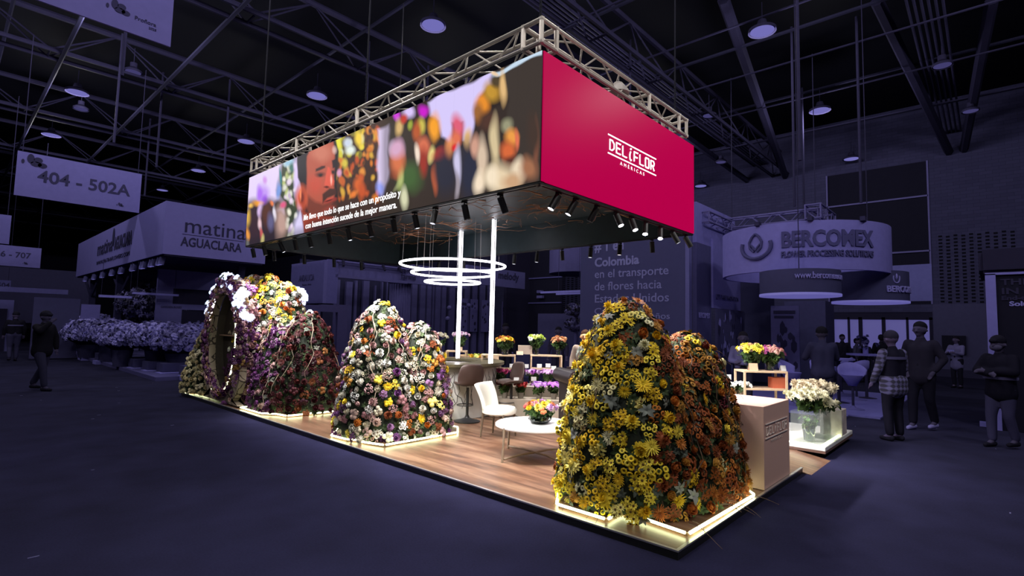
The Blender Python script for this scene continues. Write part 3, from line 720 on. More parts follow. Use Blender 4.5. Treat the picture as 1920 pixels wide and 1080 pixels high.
for i in range(34):      # wiry tendrils standing off the right flank and the foot
    if i < 20: a = rs_.uniform(-.75, .35); z = rs_.uniform(.15, 1.3); f = float(prof(z/1.5)); p = Vector((1.42+.62*f*math.cos(a), .56+.44*f*math.sin(a), z+.1)); d = Vector((math.cos(a), math.sin(a)*.8, .3))
    else: p = Vector((rs_.uniform(.25, 1.7), .06, .16)); d = Vector((rs_.uniform(-.5, .5), -.8, .15))
    if i > 28: p = Vector((.14, rs_.uniform(.7, 1.1), .16)); d = Vector((-.8, rs_.uniform(-.5, .3), .1))
    pts = []; l = rs_.uniform(.15, .38)
    for k in range(8):
        pts.append(p.copy()); p = p+d*l/8; d = d+Vector((rs_.uniform(-.25, .25), rs_.uniform(-.25, .25), -.2 if i < 20 else -.1)); p.z = max(p.z, .012 if (p.x < 0 or p.y < 0) else .075)
    sh(MB().tube(pts, .0035, 4, r2=.0015).build('tendril', M_vine, e))
def pick2(p, n, rs):
    r = rs.rand(); L = WHT if r < .3 else PNK if r < .58 else MAU if r < .74 else YEL if r < .85 else ORG
    if p[2] > 1.7 and rs.rand() < .6: L = WHT
    r = rs.rand(); k = 'pom' if r < .24 else 'spray' if r < .46 else 'cups' if r < .64 else 'rose' if r < .8 else 'buttons' if r < .93 else 'spider'
    return k, ch(rs, L), {'pom': .9, 'spray': 1.05, 'cups': 1.05, 'rose': .9, 'buttons': 1.1, 'spider': .95}[k]
lob2 = [(.62, 4.72, .46, .62, 1.81), (1.14, 4.48, .46, .44, 1.54), (.85, 4.42, .6, .32, 1.1)]
e, sh = mound('middle flower mound of cream, pink and mauve blooms before the round counter', lob2, .1, .096, pick2, 5, .068, 20, M_vine2)
light_base(e, sh, [(.1, 4.95), (.13, 4.62), (.2, 4.5), (.2, 4.32), (.3, 4.02), (1.5, 4.02), (1.75, 4.3), (1.7, 4.9), (1.0, 5.2), (.4, 5.3)])
def pick3(p, n, rs):
    u = (p[0]-.7)*.3-(p[1]-7.45)+rs.normal(0, .12)
    if p[2] > 1.55 and rs.rand() < .5: L = PNK if rs.rand() < .5 else BUR
    elif u > -.05: L = BUR if rs.rand() > .1 else COP
    else: L = PUR if rs.rand() > .12 else PNK
    r = rs.rand(); k = 'rose' if r < .35 else 'cups' if r < .6 else 'buttons' if r < .75 else 'spider' if r < .9 else 'pom'
    return k, ch(rs, L), 1.05
lob3 = [(.85, 7.25, .52, .5, 1.66), (.66, 7.72, .5, .5, 1.4), (.74, 7.45, .56, .48, 1.1)]
e, sh = mound('dark flower mound, purple turning to deep burgundy, right of the arch', lob3, .1, .098, pick3, 8, .07, 14, M_vine2)
light_base(e, sh, [(.1, 8.1), (.12, 7.3), (.28, 7.05), (.32, 6.8), (1.1, 6.75), (1.45, 7.1), (1.4, 7.7), (1.1, 8.1)])
def pick5(p, n, rs):
    r = rs.rand()
    if p[2] > 1.55: L = YEL if r < .34 else WHT if r < .56 else ORG if r < .8 else PNK
    elif p[2] > 1.0: L = WHT if r < .3 else PNK if r < .6 else MAU if r < .8 else YEL
    else: L = PUR
    k = ch(rs, ['pom', 'buttons', 'rose', 'cups', 'spray'])
    return k, ch(rs, L), 1.05
lob5 = [(.62, 9.3, .28, .8, 2.42), (.8, 8.9, .42, .7, 2.44), (.98, 8.5, .45, .6, 2.26), (.72, 8.0, .45, .4, 1.6)]
e, sh = mound('tall flower-covered tunnel behind the oval opening, yellow and white on top', lob5, .1, .1, pick5, 10, .072, 4, M_vine2)
def pick4(p, n, rs):
    return ch(rs, ['rose', 'buttons', 'pom']), ch(rs, KHA), 1.15
lob4 = [(.34, 10.66, .32, .36, 1.32), (.25, 10.75, .3, .33, .98), (.42, 10.35, .35, .35, 1.2)]
e, sh = mound('small khaki-cream flower mound at the left end of the platform', lob4, .1, .1, pick4, 12, .062, 2, M_vine)
light_base(e, sh, [(.05, 11.02), (.06, 10.75), (.18, 10.6), (.2, 10.0), (.7, 10.0), (.7, 11.0)])

# ------------------------------------------------------------------ oval portal
por = empty('oval_portal', (.1, 9.1, .07), label='standing portal with tall oval opening, bark-patterned panel and lit flower rim', cat='portal')
lp = lambda o: (setattr(o, 'location', (-.1, -9.1, -.07)), o)[1]
n = 48; yc, zc = 9.12, 1.22
def sup(a, ry, rz, p): c, s = math.cos(a), math.sin(a); return (ry*abs(c)**(2/p)*(1 if c > 0 else -1), rz*abs(s)**(2/p)*(1 if s > 0 else -1))
bm = bmesh.new()
rings = []
for x, ry, rz, p, z_ in ((.08, .74, .98, 2.2, 0), (.08, .9, 1.22, 2.6, .02), (.2, .9, 1.22, 2.6, .02), (.2, .74, .98, 2.2, 0)):
    ring = []
    for i in range(n):
        a = 2*PI*i/n; y, z = sup(a, ry, rz, p)
        if ry > .8 and z < 0: z = max(z*1.0, -1.15); y = math.copysign(min(abs(y)*1.12+.0, .9), y) if z > -1.1 else math.copysign(.9, y)*min(1, abs(y)/.3)
        ring.append(bm.verts.new((x, yc+y, zc+z+z_)))
    rings.append(ring)
for k in range(4):
    A, B = rings[k], rings[(k+1) % 4]
    for i in range(n): bm.faces.new((A[i], A[(i+1) % n], B[(i+1) % n], B[i]))
mb = MB(); mb.bm.free(); mb.bm = bm
def bark():
    m = bpy.data.materials.new('branch_print_panel'); m.use_nodes = True; nt = m.node_tree; N = nt.nodes; L = nt.links; b = N['Principled BSDF']
    tc = N.new('ShaderNodeTexCoord'); nz = N.new('ShaderNodeTexNoise'); nz.inputs['Scale'].default_value = 3; nz.inputs['Detail'].default_value = 3
    L.new(tc.outputs['Object'], nz.inputs['Vector']); mx = N.new('ShaderNodeMix'); mx.data_type = 'RGBA'; mx.inputs[0].default_value = .25
    L.new(tc.outputs['Object'], mx.inputs[6]); L.new(nz.outputs['Color'], mx.inputs[7])
    v = N.new('ShaderNodeTexVoronoi'); v.feature = 'DISTANCE_TO_EDGE'; v.inputs['Scale'].default_value = 6.5; L.new(mx.outputs[2], v.inputs['Vector'])
    cr = N.new('ShaderNodeValToRGB'); e = cr.color_ramp; e.elements[0].position = .025; e.elements[0].color = (.03, .018, .012, 1); e.elements[1].position = .06; e.elements[1].color = (.36, .29, .21, 1)
    L.new(v.outputs['Distance'], cr.inputs[0]); L.new(cr.outputs[0], b.inputs['Base Color']); b.inputs['Roughness'].default_value = .6
    return m
lp(mb.build('panel', bark(), por))
bm = bmesh.new(); A = [bm.verts.new((.34, yc+.735*math.cos(2*PI*i/n), zc+.97*math.sin(2*PI*i/n))) for i in range(n)]; B = [bm.verts.new((.2, yc+.735*math.cos(2*PI*i/n), zc+.97*math.sin(2*PI*i/n))) for i in range(n)]
bm.faces.new(A)
for i in range(n): bm.faces.new((A[i], A[(i+1) % n], B[(i+1) % n], B[i]))
mb = MB(); mb.bm.free(); mb.bm = bm; lp(mb.build('dark_recess', mat('brown_recess', (.05, .038, .03), .5), por))
lp(MB().box(.24, yc-.66, 1.30, .33, yc+.68, 1.318).build('shelf', mat('copper_shelf', (.5, .3, .2), .3, .3), por))
lp(MB().tube([(.065, yc+.8*math.cos(a), zc+1.03*math.sin(a)) for a in np.linspace(.12*PI, .88*PI, 30)], .02, 8).build('light_strip', M_led, por))
lp(MB().tube([(.03, yc+.76*math.cos(a), zc+.995*math.sin(a)) for a in np.linspace(.82*PI, 1.8*PI, 44)], .014, 6).build('light_strip', M_strip, por))
# back rim light of the tunnel, seen past the top right
lp(MB().tube([(1.25, 8.62+.98*math.cos(a), 1.22+1.12*math.sin(a)) for a in np.linspace(.62*PI, 1.12*PI, 16)] , .03, 8).build('light_strip', M_led, por)) if False else None
M_glow = mat('self_glow_petal_bright', (.85, .88, 1), .6, emit=(.62, .75, 1.), es=2.6)  # petals made to emit, imitating strip light
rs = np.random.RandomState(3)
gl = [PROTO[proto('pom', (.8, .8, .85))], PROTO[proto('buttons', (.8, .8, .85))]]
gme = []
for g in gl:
    me = gmesh('glow_bloom', g); me.materials.append(mat('self_glow_petal', (.85, .87, .95), .6, emit=(.55, .68, 1.), es=1.6)); gme.append(me)  # emission stands in for the strip light falling on these petals
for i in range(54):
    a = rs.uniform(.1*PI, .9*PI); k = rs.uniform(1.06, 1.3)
    o = bpy.data.objects.new('glow_bloom', gme[i % 2]); COL.objects.link(o); o.parent = por
    o.location = Vector((rs.uniform(.0, .22)-.1, .8*k*math.cos(a), zc+1.0*k*math.sin(a)-.07+.0)); o['label'] = 'white bloom with the strip light put in as its own glow' if i == 0 else 'white bloom with painted-in glow'
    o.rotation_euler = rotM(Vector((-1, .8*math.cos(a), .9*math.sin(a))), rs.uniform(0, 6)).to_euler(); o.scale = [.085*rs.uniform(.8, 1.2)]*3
for i in range(16):  # no strip built behind these; the back light is put into the petals
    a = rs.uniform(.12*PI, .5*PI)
    o = bpy.data.objects.new('glow_bloom', gme[i % 2]); COL.objects.link(o); o.parent = por
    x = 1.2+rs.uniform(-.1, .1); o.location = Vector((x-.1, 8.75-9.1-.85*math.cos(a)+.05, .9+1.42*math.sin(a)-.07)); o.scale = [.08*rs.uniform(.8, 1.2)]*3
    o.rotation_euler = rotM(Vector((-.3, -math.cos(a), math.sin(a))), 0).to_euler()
# blooms all round the oval
items = []
for i in range(620):
    a = rs.uniform(-1.5*PI, .5*PI); k = rs.uniform(.95, 1.2) if math.sin(a) > -.6 else rs.uniform(.92, 1.)
    k0 = ch(rs, ['rose', 'buttons', 'cups', 'spray']); c = ch(rs, PUR+PNK+[(.3, .17, .05)]+MAU+[(.2, .2, .12)])
    nn = Vector((-1, .5*math.cos(a)+rs.normal(0, .3), .5*math.sin(a)+rs.normal(0, .3))).normalized()
    items.append((proto(k0, c), np.array((.05+rs.uniform(-.03, .05), yc+.8*k*math.cos(a), zc+1.03*k*math.sin(a))), basis(np.array(nn)[None], np.array([rs.uniform(0, 6)]))[0], .078*rs.uniform(.8, 1.2), rs.uniform(.8, 1.1)))
for i in range(170):
    a = rs.uniform(.62*PI, 1.42*PI); k0 = ch(rs, ['rose', 'buttons', 'cups']); c = ch(rs, PUR+PNK+MAU+[(.3, .17, .05)]); x = rs.uniform(.06, .34)
    items.append((proto(k0, c), np.array((x, yc+.9*math.copysign(abs(math.cos(a))**.8, math.cos(a))-.015, zc+1.2*math.copysign(abs(math.sin(a))**.9, math.sin(a)))), basis(np.array((-.5, -1+rs.normal(0, .2), .5*math.sin(a)+rs.normal(0, .2)))[None], np.array([rs.uniform(0, 6)]))[0], .075*rs.uniform(.8, 1.2), rs.uniform(.8, 1.1)))
o = lp(link('rim_blooms', gmesh('rim_blooms', scatter_g(items)), PETAL, por)); o['kind'] = 'stuff'
# ------------------------------------------------------------------ round counter with lit columns
M_ctop = mat('bronze_counter_top', (.16, .14, .085), .3, .4, .1)
M_cbody = mat('white_counter_body', (.62, .6, .58), .5, noise=.05)
ct = empty('round_counter', (2.69, 5.75, .067), label='round white bar counter covered in dark branches with bronze top', cat='counter')
MB().lathe([(1.02, .82), (1.06, .85), (1.1, .86), (1.1, .905), (.62, .905), (.62, .86), (1.0, .84)], 64, cap=False).build('countertop', M_ctop, ct, True)
MB().lathe([(.66, .0), (.96, .0), (.96, .845), (.62, .845), (.62, .0)], 64, cap=False).build('body', M_cbody, ct, True); CBODY = [c for c in ct.children if c.name.startswith('body')][0]
MB().lathe([(0, .6), (.63, .6)], 48, cap=False).build('inner_shelf', mat('dark_shelf', (.03, .028, .02), .5), ct)
rs = random.Random(8); mb = MB()
for i in range(80):
    a = rs.uniform(0, 2*PI); z = rs.uniform(.02, .3); pts = []; da = rs.uniform(-.05, .05)
    for k in range(9):
        pts.append((.968*math.cos(a), .968*math.sin(a), z)); a += da+rs.uniform(-.05, .05); z += rs.uniform(.03, .11)
        if z > .83: break
    if len(pts) > 2: mb.tube(pts, rs.choice([.004, .006, .009]), 5, r2=.003)
o = mb.build('applied_branches', mat('black_twig', (.03, .025, .022), .6), CBODY); o['kind'] = 'stuff'
for (x, y, lb) in ((3.272, 6.033, 'white light column rising from the back of the round counter to the canopy'), (2.86, 4.72, 'white light column rising from the front rim of the round counter')):
    e = empty('light_column', (x, y, .972), label=lb, cat='light column')
    for k in (-1, 1): MB().box(k*.024-.018, -.02, 0, k*.024+.018, .02, ZC-.972).bevel(.008).build('light_tube', M_led, e)
    MB().box(-.008, -.026, 0, .008, .026, ZC-.972).build('spine', M_white, e)
rc = empty('ring_chandelier', (2.69, 5.58, 2.39), label='three hanging white light rings of shrinking size above the counter', cat='chandelier')
for r, z in ((.955, 2.70), (.745, 2.55), (.5, 2.39)):
    MB().tube([(r*math.cos(a), r*math.sin(a), z-2.39) for a in np.linspace(0, 2*PI, 65)[:-1]], .02, 8, closed=True).build('light_ring', M_led, rc, True)
    for k in range(5):
        a = 2*PI*k/5+r; MB().cyl((r*math.cos(a), r*math.sin(a), z-2.39), (r*math.cos(a)*.98, r*math.sin(a)*.98, ZC-2.39), .0025, 4).build('cable', M_white, rc)

# ------------------------------------------------------------------ seats
M_brown = mat('brown_leather', (.055, .03, .026), .45, noise=.2, bump=.15)
M_cream = mat('cream_leather', (.78, .76, .68), .4, noise=.03)
M_dark = mat('oxblood_leather', (.012, .008, .01), .35, noise=.2)
def shell_chair(loc, rz, label):
    e = empty('bar_stool', loc, rz, label, 'bar stool', None)
    # facing +y, back at -y
    def surf(th):
        V = []; Q = []; nu, nv = 13, 10
        for j in range(nv):
            v = j/(nv-1)
            for i in range(nu):
                u = -1+2*i/(nu-1)
                if v < .45:   # seat
                    s = v/.45; x = u*(.2+.02*s); y = .22-.38*s; z = .03*u*u+.0+.02*math.cos(3*u)+.05*abs(u)**3
                    if s < .2: x *= .8+s; z -= .02
                else:
                    s = (v-.45)/.55; wd = .215+.035*math.sin(PI*s*1.0)-.02*s; x = u*wd; y = -.16-.05*s-.02*(1-(1-2*s)**2)+.1*u*u*(1-.3*s); z = .02+.36*s-.03*u**4*s
                V.append((x, y, z+th))
        for j in range(nv-1):
            for i in range(nu-1): Q.append((j*nu+i, j*nu+i+1, (j+1)*nu+i+1, (j+1)*nu+i))
        return G(V, Q)
    me = gmesh('seat_shell', surf(.555), True); o = link('seat_shell', me, M_brown, e)
    md = o.modifiers.new('s', 'SOLIDIFY'); md.thickness = .035; md2 = o.modifiers.new('b', 'SUBSURF'); md2.levels = md2.render_levels = 1
    MB().lathe([(.0, 0), (.21, .0), (.21, .012), (.12, .03), (.045, .06), (.03, .09), (.028, .1), (.0, .1)], 28).build('base', M_black, e, True)
    MB().cyl((0, 0, .06), (0, 0, .54), .024, 14).build('column', M_black, e, True)
    MB().tube([(.13*math.cos(a), .09+.13*math.sin(a), .25) for a in np.linspace(0, 2*PI, 25)[:-1]], .008, 8, closed=True).box(-.012, 0, .243, .012, -.03+.0, .257).build('foot_ring', M_black, e, True)
    return e
shell_chair((2.28, 4.65, .067), -.3, 'brown shell-back bar stool seen from behind, directly at the round counter')
shell_chair((3.16, 4.50, .067), 1.25, 'brown shell-back bar stool seen side-on, right of the cream chair')
def lounge(loc, rz, label):
    e = empty('lounge_chair', loc, rz, label, 'chair')
    g = []  # faces +y
    seat = MB().lathe([(0, .0), (.2, .0), (.235, .02), (.24, .07), (.22, .1), (.1, .115), (0, .118)], 32, Matrix.Translation((0, .02, .31)) @ Matrix.Diagonal((1, 1.02, 1, 1))); seat.build('seat', M_cream, e, True)
    V = []; Q = []; nu, nv = 15, 8
    for j in range(nv):
        v = j/(nv-1)
        for i in range(nu):
            u = -1+2*i/(nu-1); flare = .09*v*v
            x = u*(.19+.035*v); y = -.2+.10*u*u*(1-.6*v)-flare; z = .37+.36*v
            V.append((x, y, z))
    for j in range(nv-1):
        for i in range(nu-1): Q.append((j*nu+i, j*nu+i+1, (j+1)*nu+i+1, (j+1)*nu+i))
    o = link('backrest', gmesh('backrest', G(V, Q), True), M_cream, e); md = o.modifiers.new('s', 'SOLIDIFY'); md.thickness = .055; md.offset = 0
    bv = o.modifiers.new('bv', 'BEVEL'); bv.width = .015; bv.segments = 2
    for x, y in ((-.16, .17), (.16, .17), (-.15, -.15), (.15, -.15)):
        MB().cyl((x*1.12, y*1.15, 0), (x, y, .33), .011, 8, r2=.02).build('leg', mat('taupe_leg', (.12, .085, .06), .4), e, True)
    return e
lounge((1.82, 3.52, .067), PI+.25, 'cream leather lounge chair with curved back behind the coffee table')
ac = empty('wing_armchair', (2.66, 2.5, .067), -.6, 'dark buttoned leather armchair with scrolled arms half hidden by the front mound', 'armchair')
MB().box(-.3, -.34, .12, .3, .34, .44).bevel(.05, 3).build('seat', M_dark, ac, True)
MB().box(-.34, .22, .4, .34, .38, .98).bevel(.06, 3).build('backrest', M_dark, ac, True)
for s in (-1, 1):
    mb = MB(); mb.box(s*.34-.045, -.32, .1, s*.34+.045, .36, .84).bevel(.03, 2)
    mb.tube([(s*.37, y, .87) for y in (-.34, 0, .38)], .1, 18)
    mb.build('arm', M_dark, ac, True)
    mb = MB()
    for k in range(11): mb.ball((s*.35, -.33, .16+k*.065), .008, 1)
    for k in range(12): a = 2*PI*k/12; mb.ball((s*.37+.075*math.cos(a), -.345, .87+.075*math.sin(a)), .006, 1)
    mb.build('nailheads', mat('brass_nail', (.6, .5, .4), .3, .8), ac)
    for y in (-.28, .28): MB().cyl((s*.3, y, 0), (s*.3, y, .13), .022, 8).build('leg', M_black, ac)
tb = empty('coffee_table', (1.33, 2.42, .067), .25, 'round white coffee table with thin splayed wooden legs', 'table')
MB().lathe([(0, .355), (.47, .355), (.485, .365), (.485, .38), (.475, .39), (0, .39)], 56).build('tabletop', mat('white_marble', (.8, .8, .82), .25, noise=.06, scale=3), tb, True)
M_tleg = mat('washed_oak', (.3, .23, .17), .5)
for a in (2.75, 4.3, 5.9, 1.2):
    c, s = math.cos(a), math.sin(a); MB().tube([(c*.5, s*.5, 0), (c*.475, s*.475, .38)], .014, 8).build('leg', M_tleg, tb)
    MB().tube([(c*.48, s*.48, .03), (c*.2, s*.2, .05), (0, 0, .045)], .013, 8).build('stretcher', M_tleg, tb)

# ------------------------------------------------------------------ bouquets, stands, cards
BL = {}
def bloom_ob(kind, c, parent, M, name=None):
    o = bpy.data.objects.new(name or PNAME[kind], pmesh(proto(kind, c))); COL.objects.link(o); o.parent = parent; o.matrix_local = M; return o
def bouquet(loc, label, pal, rad=.16, h=.3, heads=18, size=.05, vase='glass', vr=.06, vh=.17, seed=1, kinds=('pom', 'spray', 'rose'), wrap=None, cat='bouquet', flat=.6, name='bouquet', group=None):
    rs = np.random.RandomState(seed); e = empty(name, loc, 0, label, cat, group)
    if vase == 'glass': MB().lathe([(vr*.8, 0), (vr*.85, .005), (vr, vh), (vr*.94, vh), (vr*.78, .012), (0, .012)], 20, cap=True).build('vase', M_glass, e, True)
    elif vase == 'bowl': MB().lathe([(.05, 0), (.1, .01), (.14, .05), (.13, .09), (.12, .09), (.125, .05), (.09, .02), (0, .015)], 24).build('bowl', M_glass, e, True)
    elif vase == 'pot': MB().lathe([(vr*.75, 0), (vr, vh), (vr*.92, vh), (vr*.7, .02), (0, .02)], 16).build('pot', mat('grey_pot', (.2, .17, .14), .6), e, True)
    mb = MB()
    z0 = vh*.3 if vase != 'bowl' else .03
    for i in range(int(heads*1.3)):
        a = rs.uniform(0, 2*PI); r = rad*rs.uniform(0, .85)**.7; q = vr*.6*rs.uniform(0, 1)
        mb.tube([(q*math.cos(a+2), q*math.sin(a+2), z0*.3), (q*.6*math.cos(a), q*.6*math.sin(a), vh), (r*math.cos(a), r*math.sin(a), h*.93-.3*r*r/rad)], .003, 4)
    mb.build('stems', M_stem, e)
    L = []
    for i in range(int(heads*2)):
        a = rs.uniform(0, 2*PI); t = rs.uniform(.2, .95); r = (vr*.6+(rad*.85-vr*.6)*t)*rs.uniform(.5, 1)
        L.append((proto('leaves', ch(rs, [(.03, .07, .015), (.05, .1, .02), (.02, .045, .012)])), np.array((r*math.cos(a), r*math.sin(a), vh*.7+(h*.93-vh*.7)*t)), basis(rs.normal(0, 1, 3)[None], np.array([0.]))[0], size*rs.uniform(.9, 1.5), 1.))
    o = link('leaves', gmesh('leaves', scatter_g(L)), PETAL, e); o['kind'] = 'stuff'
    ga = PI*(3-5**.5)
    for i in range(heads):
        t = math.sqrt((i+.5)/heads); a = i*ga; n = Vector((t*math.cos(a)*.9, t*math.sin(a)*.9, 1.05-t*.55))+Vector(rs.normal(0, .12, 3))
        k = kinds[rs.randint(len(kinds))]; c = pal(a, t, rs) if callable(pal) else ch(rs, pal)
        bloom_ob(k, c, e, Matrix.Translation((rad*t*math.cos(a), rad*t*math.sin(a), h+rad*flat*(math.sqrt(max(0, 1-t*t*.9))-.3)+rs.normal(0, .006))) @ rotM(n, rs.uniform(0, 6)) @ Matrix.Scale(size*rs.uniform(.85, 1.15), 4))
    if wrap:
        W = MB(); W.lathe([(vr*1.1, vh*.7), (rad*.7, h*.78), (rad*.98, h-.02)], 18, cap=False)
        o = W.build('wrapping', mat(wrap[0], wrap[1], .5), e, True); o.modifiers.new('s', 'SOLIDIFY').thickness = .002
    return e
def stand(loc, rz, w, d, h, label, shelf=.5, name='display_stand'):
    e = empty(name, loc, rz, label, 'stand'); t = .028
    MB().box(-w/2, -d/2, h-t, w/2, d/2, h).bevel(.003).build('top', M_pine, e)
    for x in (-1, 1):
        for y in (-1, 1): MB().box(x*(w/2-t/2)-t/2, y*(d/2-t/2)-t/2, 0, x*(w/2-t/2)+t/2, y*(d/2-t/2)+t/2, h-t).build('leg', M_pine, e)
    MB().box(-w/2+t, -d/2, h-.26*1-t, w/2-t, d/2, h-.26*1).build('shelf', M_pine, e) if shelf else None
    return e
def card(loc, rz, label, w=.1, h=.07, m=None):
    MBx = MB().poly([(-w/2, .0, 0), (w/2, .0, 0), (w/2, .03, h), (-w/2, .03, h)], (0, .003, 0)); MBx.poly([(-w/2, .062, 0), (w/2, .062, 0), (w/2, .033, h), (-w/2, .033, h)], (0, .003, 0))
    o = MBx.build('tent_card', m or M_card); o.location = loc; o.rotation_euler = (0, 0, rz); return tag(o, label, 'card')
def vcard(loc, rz, label, w=.09, h=.07):
    e = empty('flower_card', loc, rz, label, 'card')
    MB().box(-w/2, -.002, 0, w/2, .002, h).build('card', M_card, e); MB().cyl((0, .004, -.12), (0, .004, .02), .002, 4).build('pick', M_white, e)
    return e
RZ = -.827
# bouquet in a glass bowl on the coffee table
multi = lambda a, t, rs: ch(rs, [(.45, .25, .5), (.55, .33, .6), (.25, .05, .25), (.7, .55, .04), (.65, .3, .04), (.5, .14, .05), (.6, .3, .35), (.4, .5, .1), (.7, .6, .1), (.4, .06, .05)])
bouquet((1.36, 2.38, .457), 'round multicoloured bouquet in a low glass bowl on the coffee table', multi, .21, .17, 22, .052, 'bowl', .09, .08, 3, ('pom', 'rose', 'buttons'), flat=.55)
# tiered bench of potted flowers
def fl(x, y, z): c, s = math.cos(RZ), math.sin(RZ); return (3.37+x*c-y*s, 4.17+x*s+y*c, z)
e = empty('flower_tier', (3.37, 4.17, .067), RZ, 'two-step grey-brown display bench under the purple potted flowers', 'display bench')
M_taupe = mat('taupe_board', (.3, .25, .2), .6, noise=.1)
MB().box(-.75, .0, 0, .8, .4, .3).bevel(.004).build('lower_step', M_taupe, e); MB().box(-.75, .42, 0, .95, .95, .48).bevel(.004).build('upper_step', M_taupe, e)
rows = [(-.5, .18, .367, BUR+[(.3, .02, .03), (.4, .02, .03)], 'deep red potted flowers at the left of the lower bench step', 'red flower', .13), (-.22, .2, .367, [(.4, .03, .04), (.5, .05, .05)], 'bright red potted flowers on the lower bench step', 'r', .11),
        (.1, .18, .367, [(.55, .25, .75), (.65, .35, .8)], 'pale lilac potted flowers at the centre of the lower bench step', '', .15), (.36, .2, .367, [(.45, .14, .6), (.55, .25, .7)], 'bright violet potted flowers on the lower bench step', '', .13), (.62, .2, .367, [(.25, .02, .2), (.35, .03, .28)], 'magenta potted flowers at the right of the lower bench step', '', .12),
        (-.58, .68, .547, [(.3, .01, .1), (.4, .03, .14)], 'wine-red potted flowers at the left of the upper bench step', '', .14), (-.28, .7, .547, [(.3, .02, .2), (.42, .04, .26)], 'dark pink potted flowers on the upper bench step', '', .14), (.02, .68, .547, [(.3, .06, .35), (.5, .3, .55)], 'pink and purple potted flowers in the middle of the upper bench step', '', .14),
        (.3, .68, .547, [(.4, .12, .5), (.55, .3, .6)], 'orchid-pink potted flowers on the upper bench step', '', .15), (.6, .7, .547, [(.14, .02, .16), (.2, .05, .2)], 'dark purple potted flowers at the right of the upper bench step', '', .13), (.85, .7, .547, [(.3, .12, .1), (.2, .03, .1)], 'rust and plum potted flowers at the far right of the upper bench step', '', .11)]
for i, (x, y, z, pal, lb, _, rd) in enumerate(rows):
    bouquet(fl(x, y, z), lb, pal, rd, .24, 16, .045, 'pot', .06, .1, 20+i, ('spray', 'pom', 'buttons'), cat='potted flowers', flat=.3, name='potted_flowers')
for i, (x, y, z, lb) in enumerate(((-.62, .6, .86, 'the wine-red flowers'), (-.38, .62, .86, 'the dark pink flowers'), (-.12, .6, .86, 'the pink and purple flowers, left edge'), (.12, .58, .87, 'the pink and purple flowers, right edge'), (.28, .6, .88, 'the orchid-pink flowers'), (.38, .56, .84, 'the orchid-pink flowers, lower one'), (.0, .1, .68, 'the pale lilac flowers'), (.55, .1, .66, 'the magenta flowers'), (-.3, .12, .66, 'the bright red flowers'), (.8, .6, .82, 'the rust and plum flowers'))):
    vcard(fl(x, y, z), RZ, 'small white card standing in '+lb)
stand((3.78, 5.42, .067), RZ, .66, .34, 1.0, 'pale wooden stand behind the counter holding the yellow-orange bouquet')
bouquet((3.86, 5.33, 1.067), 'yellow and orange bouquet on the wooden stand right of the front light column', lambda a, t, rs: ch(rs, [(.75, .55, .03), (.8, .65, .05), (.4, .12, .03), (.6, .3, .05)]), .18, .26, 20, .058, 'glass', .075, .13, 5)
card((4.06, 5.12, 1.067), RZ, 'kraft card beside the yellow-orange bouquet', .13, .07, M_pine)
stand((4.62, 4.92, .067), RZ, .62, .34, 1.0, 'pale wooden stand with the lime-white and peach bouquets')
bouquet((4.5, 5.08, 1.067), 'lime and white bouquet on the wooden stand behind the purple flowers', lambda a, t, rs: ch(rs, [(.5, .6, .12), (.4, .5, .08), (.8, .82, .76), (.85, .85, .8)]), .17, .31, 20, .05, 'glass', .06, .16, 7)
bouquet((4.8, 4.74, 1.067), 'peach-brown bouquet right of the lime and white bouquet', [(.5, .22, .1), (.6, .3, .16), (.45, .2, .12)], .16, .28, 18, .055, 'glass', .06, .15, 8)
cb = MB().box(-.14, -.12, 0, .14, .12, .17).build('cardboard_box', mat('kraft_card', (.34, .27, .22), .7)); cb.location = (4.75, 5.25, 1.067); cb.rotation_euler = (0, 0, RZ); cb.location = (4.42, 5.28+.02, 1.067); tag(cb, 'small kraft box behind the lime and white bouquet', 'box')
stand((3.62, 6.45, .067), RZ, .42, .34, 1.03, 'small pale wooden stand behind the counter holding the pink bouquet')
bouquet((3.66, 6.4, 1.097), 'pale pink bouquet on the small wooden stand right of the back light column', [(.6, .4, .6), (.7, .5, .68), (.75, .65, .75)], .17, .3, 20, .05, 'glass', .06, .12, 9)
bouquet((3.38, 6.75, 1.05), 'loose white bouquet seen behind the back light column', WHT, .2, .3, 14, .05, 'glass', .06, .12, 10)
sd = stand((3.36, 6.82, .067), RZ, .3, .3, .983, 'small wooden stand under the loose white bouquet', 0)
tr_ = MB().box(-.42, -.2, 0, .42, .2, .04).box(-.42, -.2, .04, .42, -.17, .12).box(-.42, .17, .04, .42, .2, .12).build('flower_tray', M_pine); tr_.location = (4.3, 6.5, .86); tr_.rotation_euler = (0, 0, RZ); tag(tr_, 'low wooden tray of yellow flowers behind the counter', 'tray')
stand((4.3, 6.5, .067), RZ, .84, .4, .79, 'low wooden stand under the tray of yellow flowers', 0)
bouquet((4.3, 6.5, .9), 'low bed of yellow-orange flowers in the wooden tray', [(.7, .5, .05), (.65, .35, .05), (.4, .5, .1)], .3, .06, 26, .055, None, .1, .03, 11, flat=.05, cat='flowers')
card((3.5, 6.25, 1.097), RZ, 'kraft card beside the pale pink bouquet', .12, .08, M_pine)

# ------------------------------------------------------------------ pink plinth
pk = empty('logo_plinth', (2.39, .4, .067), 0, 'dusty-pink square plinth with engraved white word mark on the platform edge', 'plinth')
MB().box(-.43, -.375, 0, .43, .4, .805).bevel(.003).build('box', mat('dusty_pink_paint', (.64, .4, .34), .6, noise=.04, scale=120), pk)
a, b_ = logo(2.0, 2.73, .695, .555, .022, mat('plinth_print', (.85, .75, .7), .5), pk.children[0], .0045); a.location = b_.location = (-2.39, -.4, -.067)

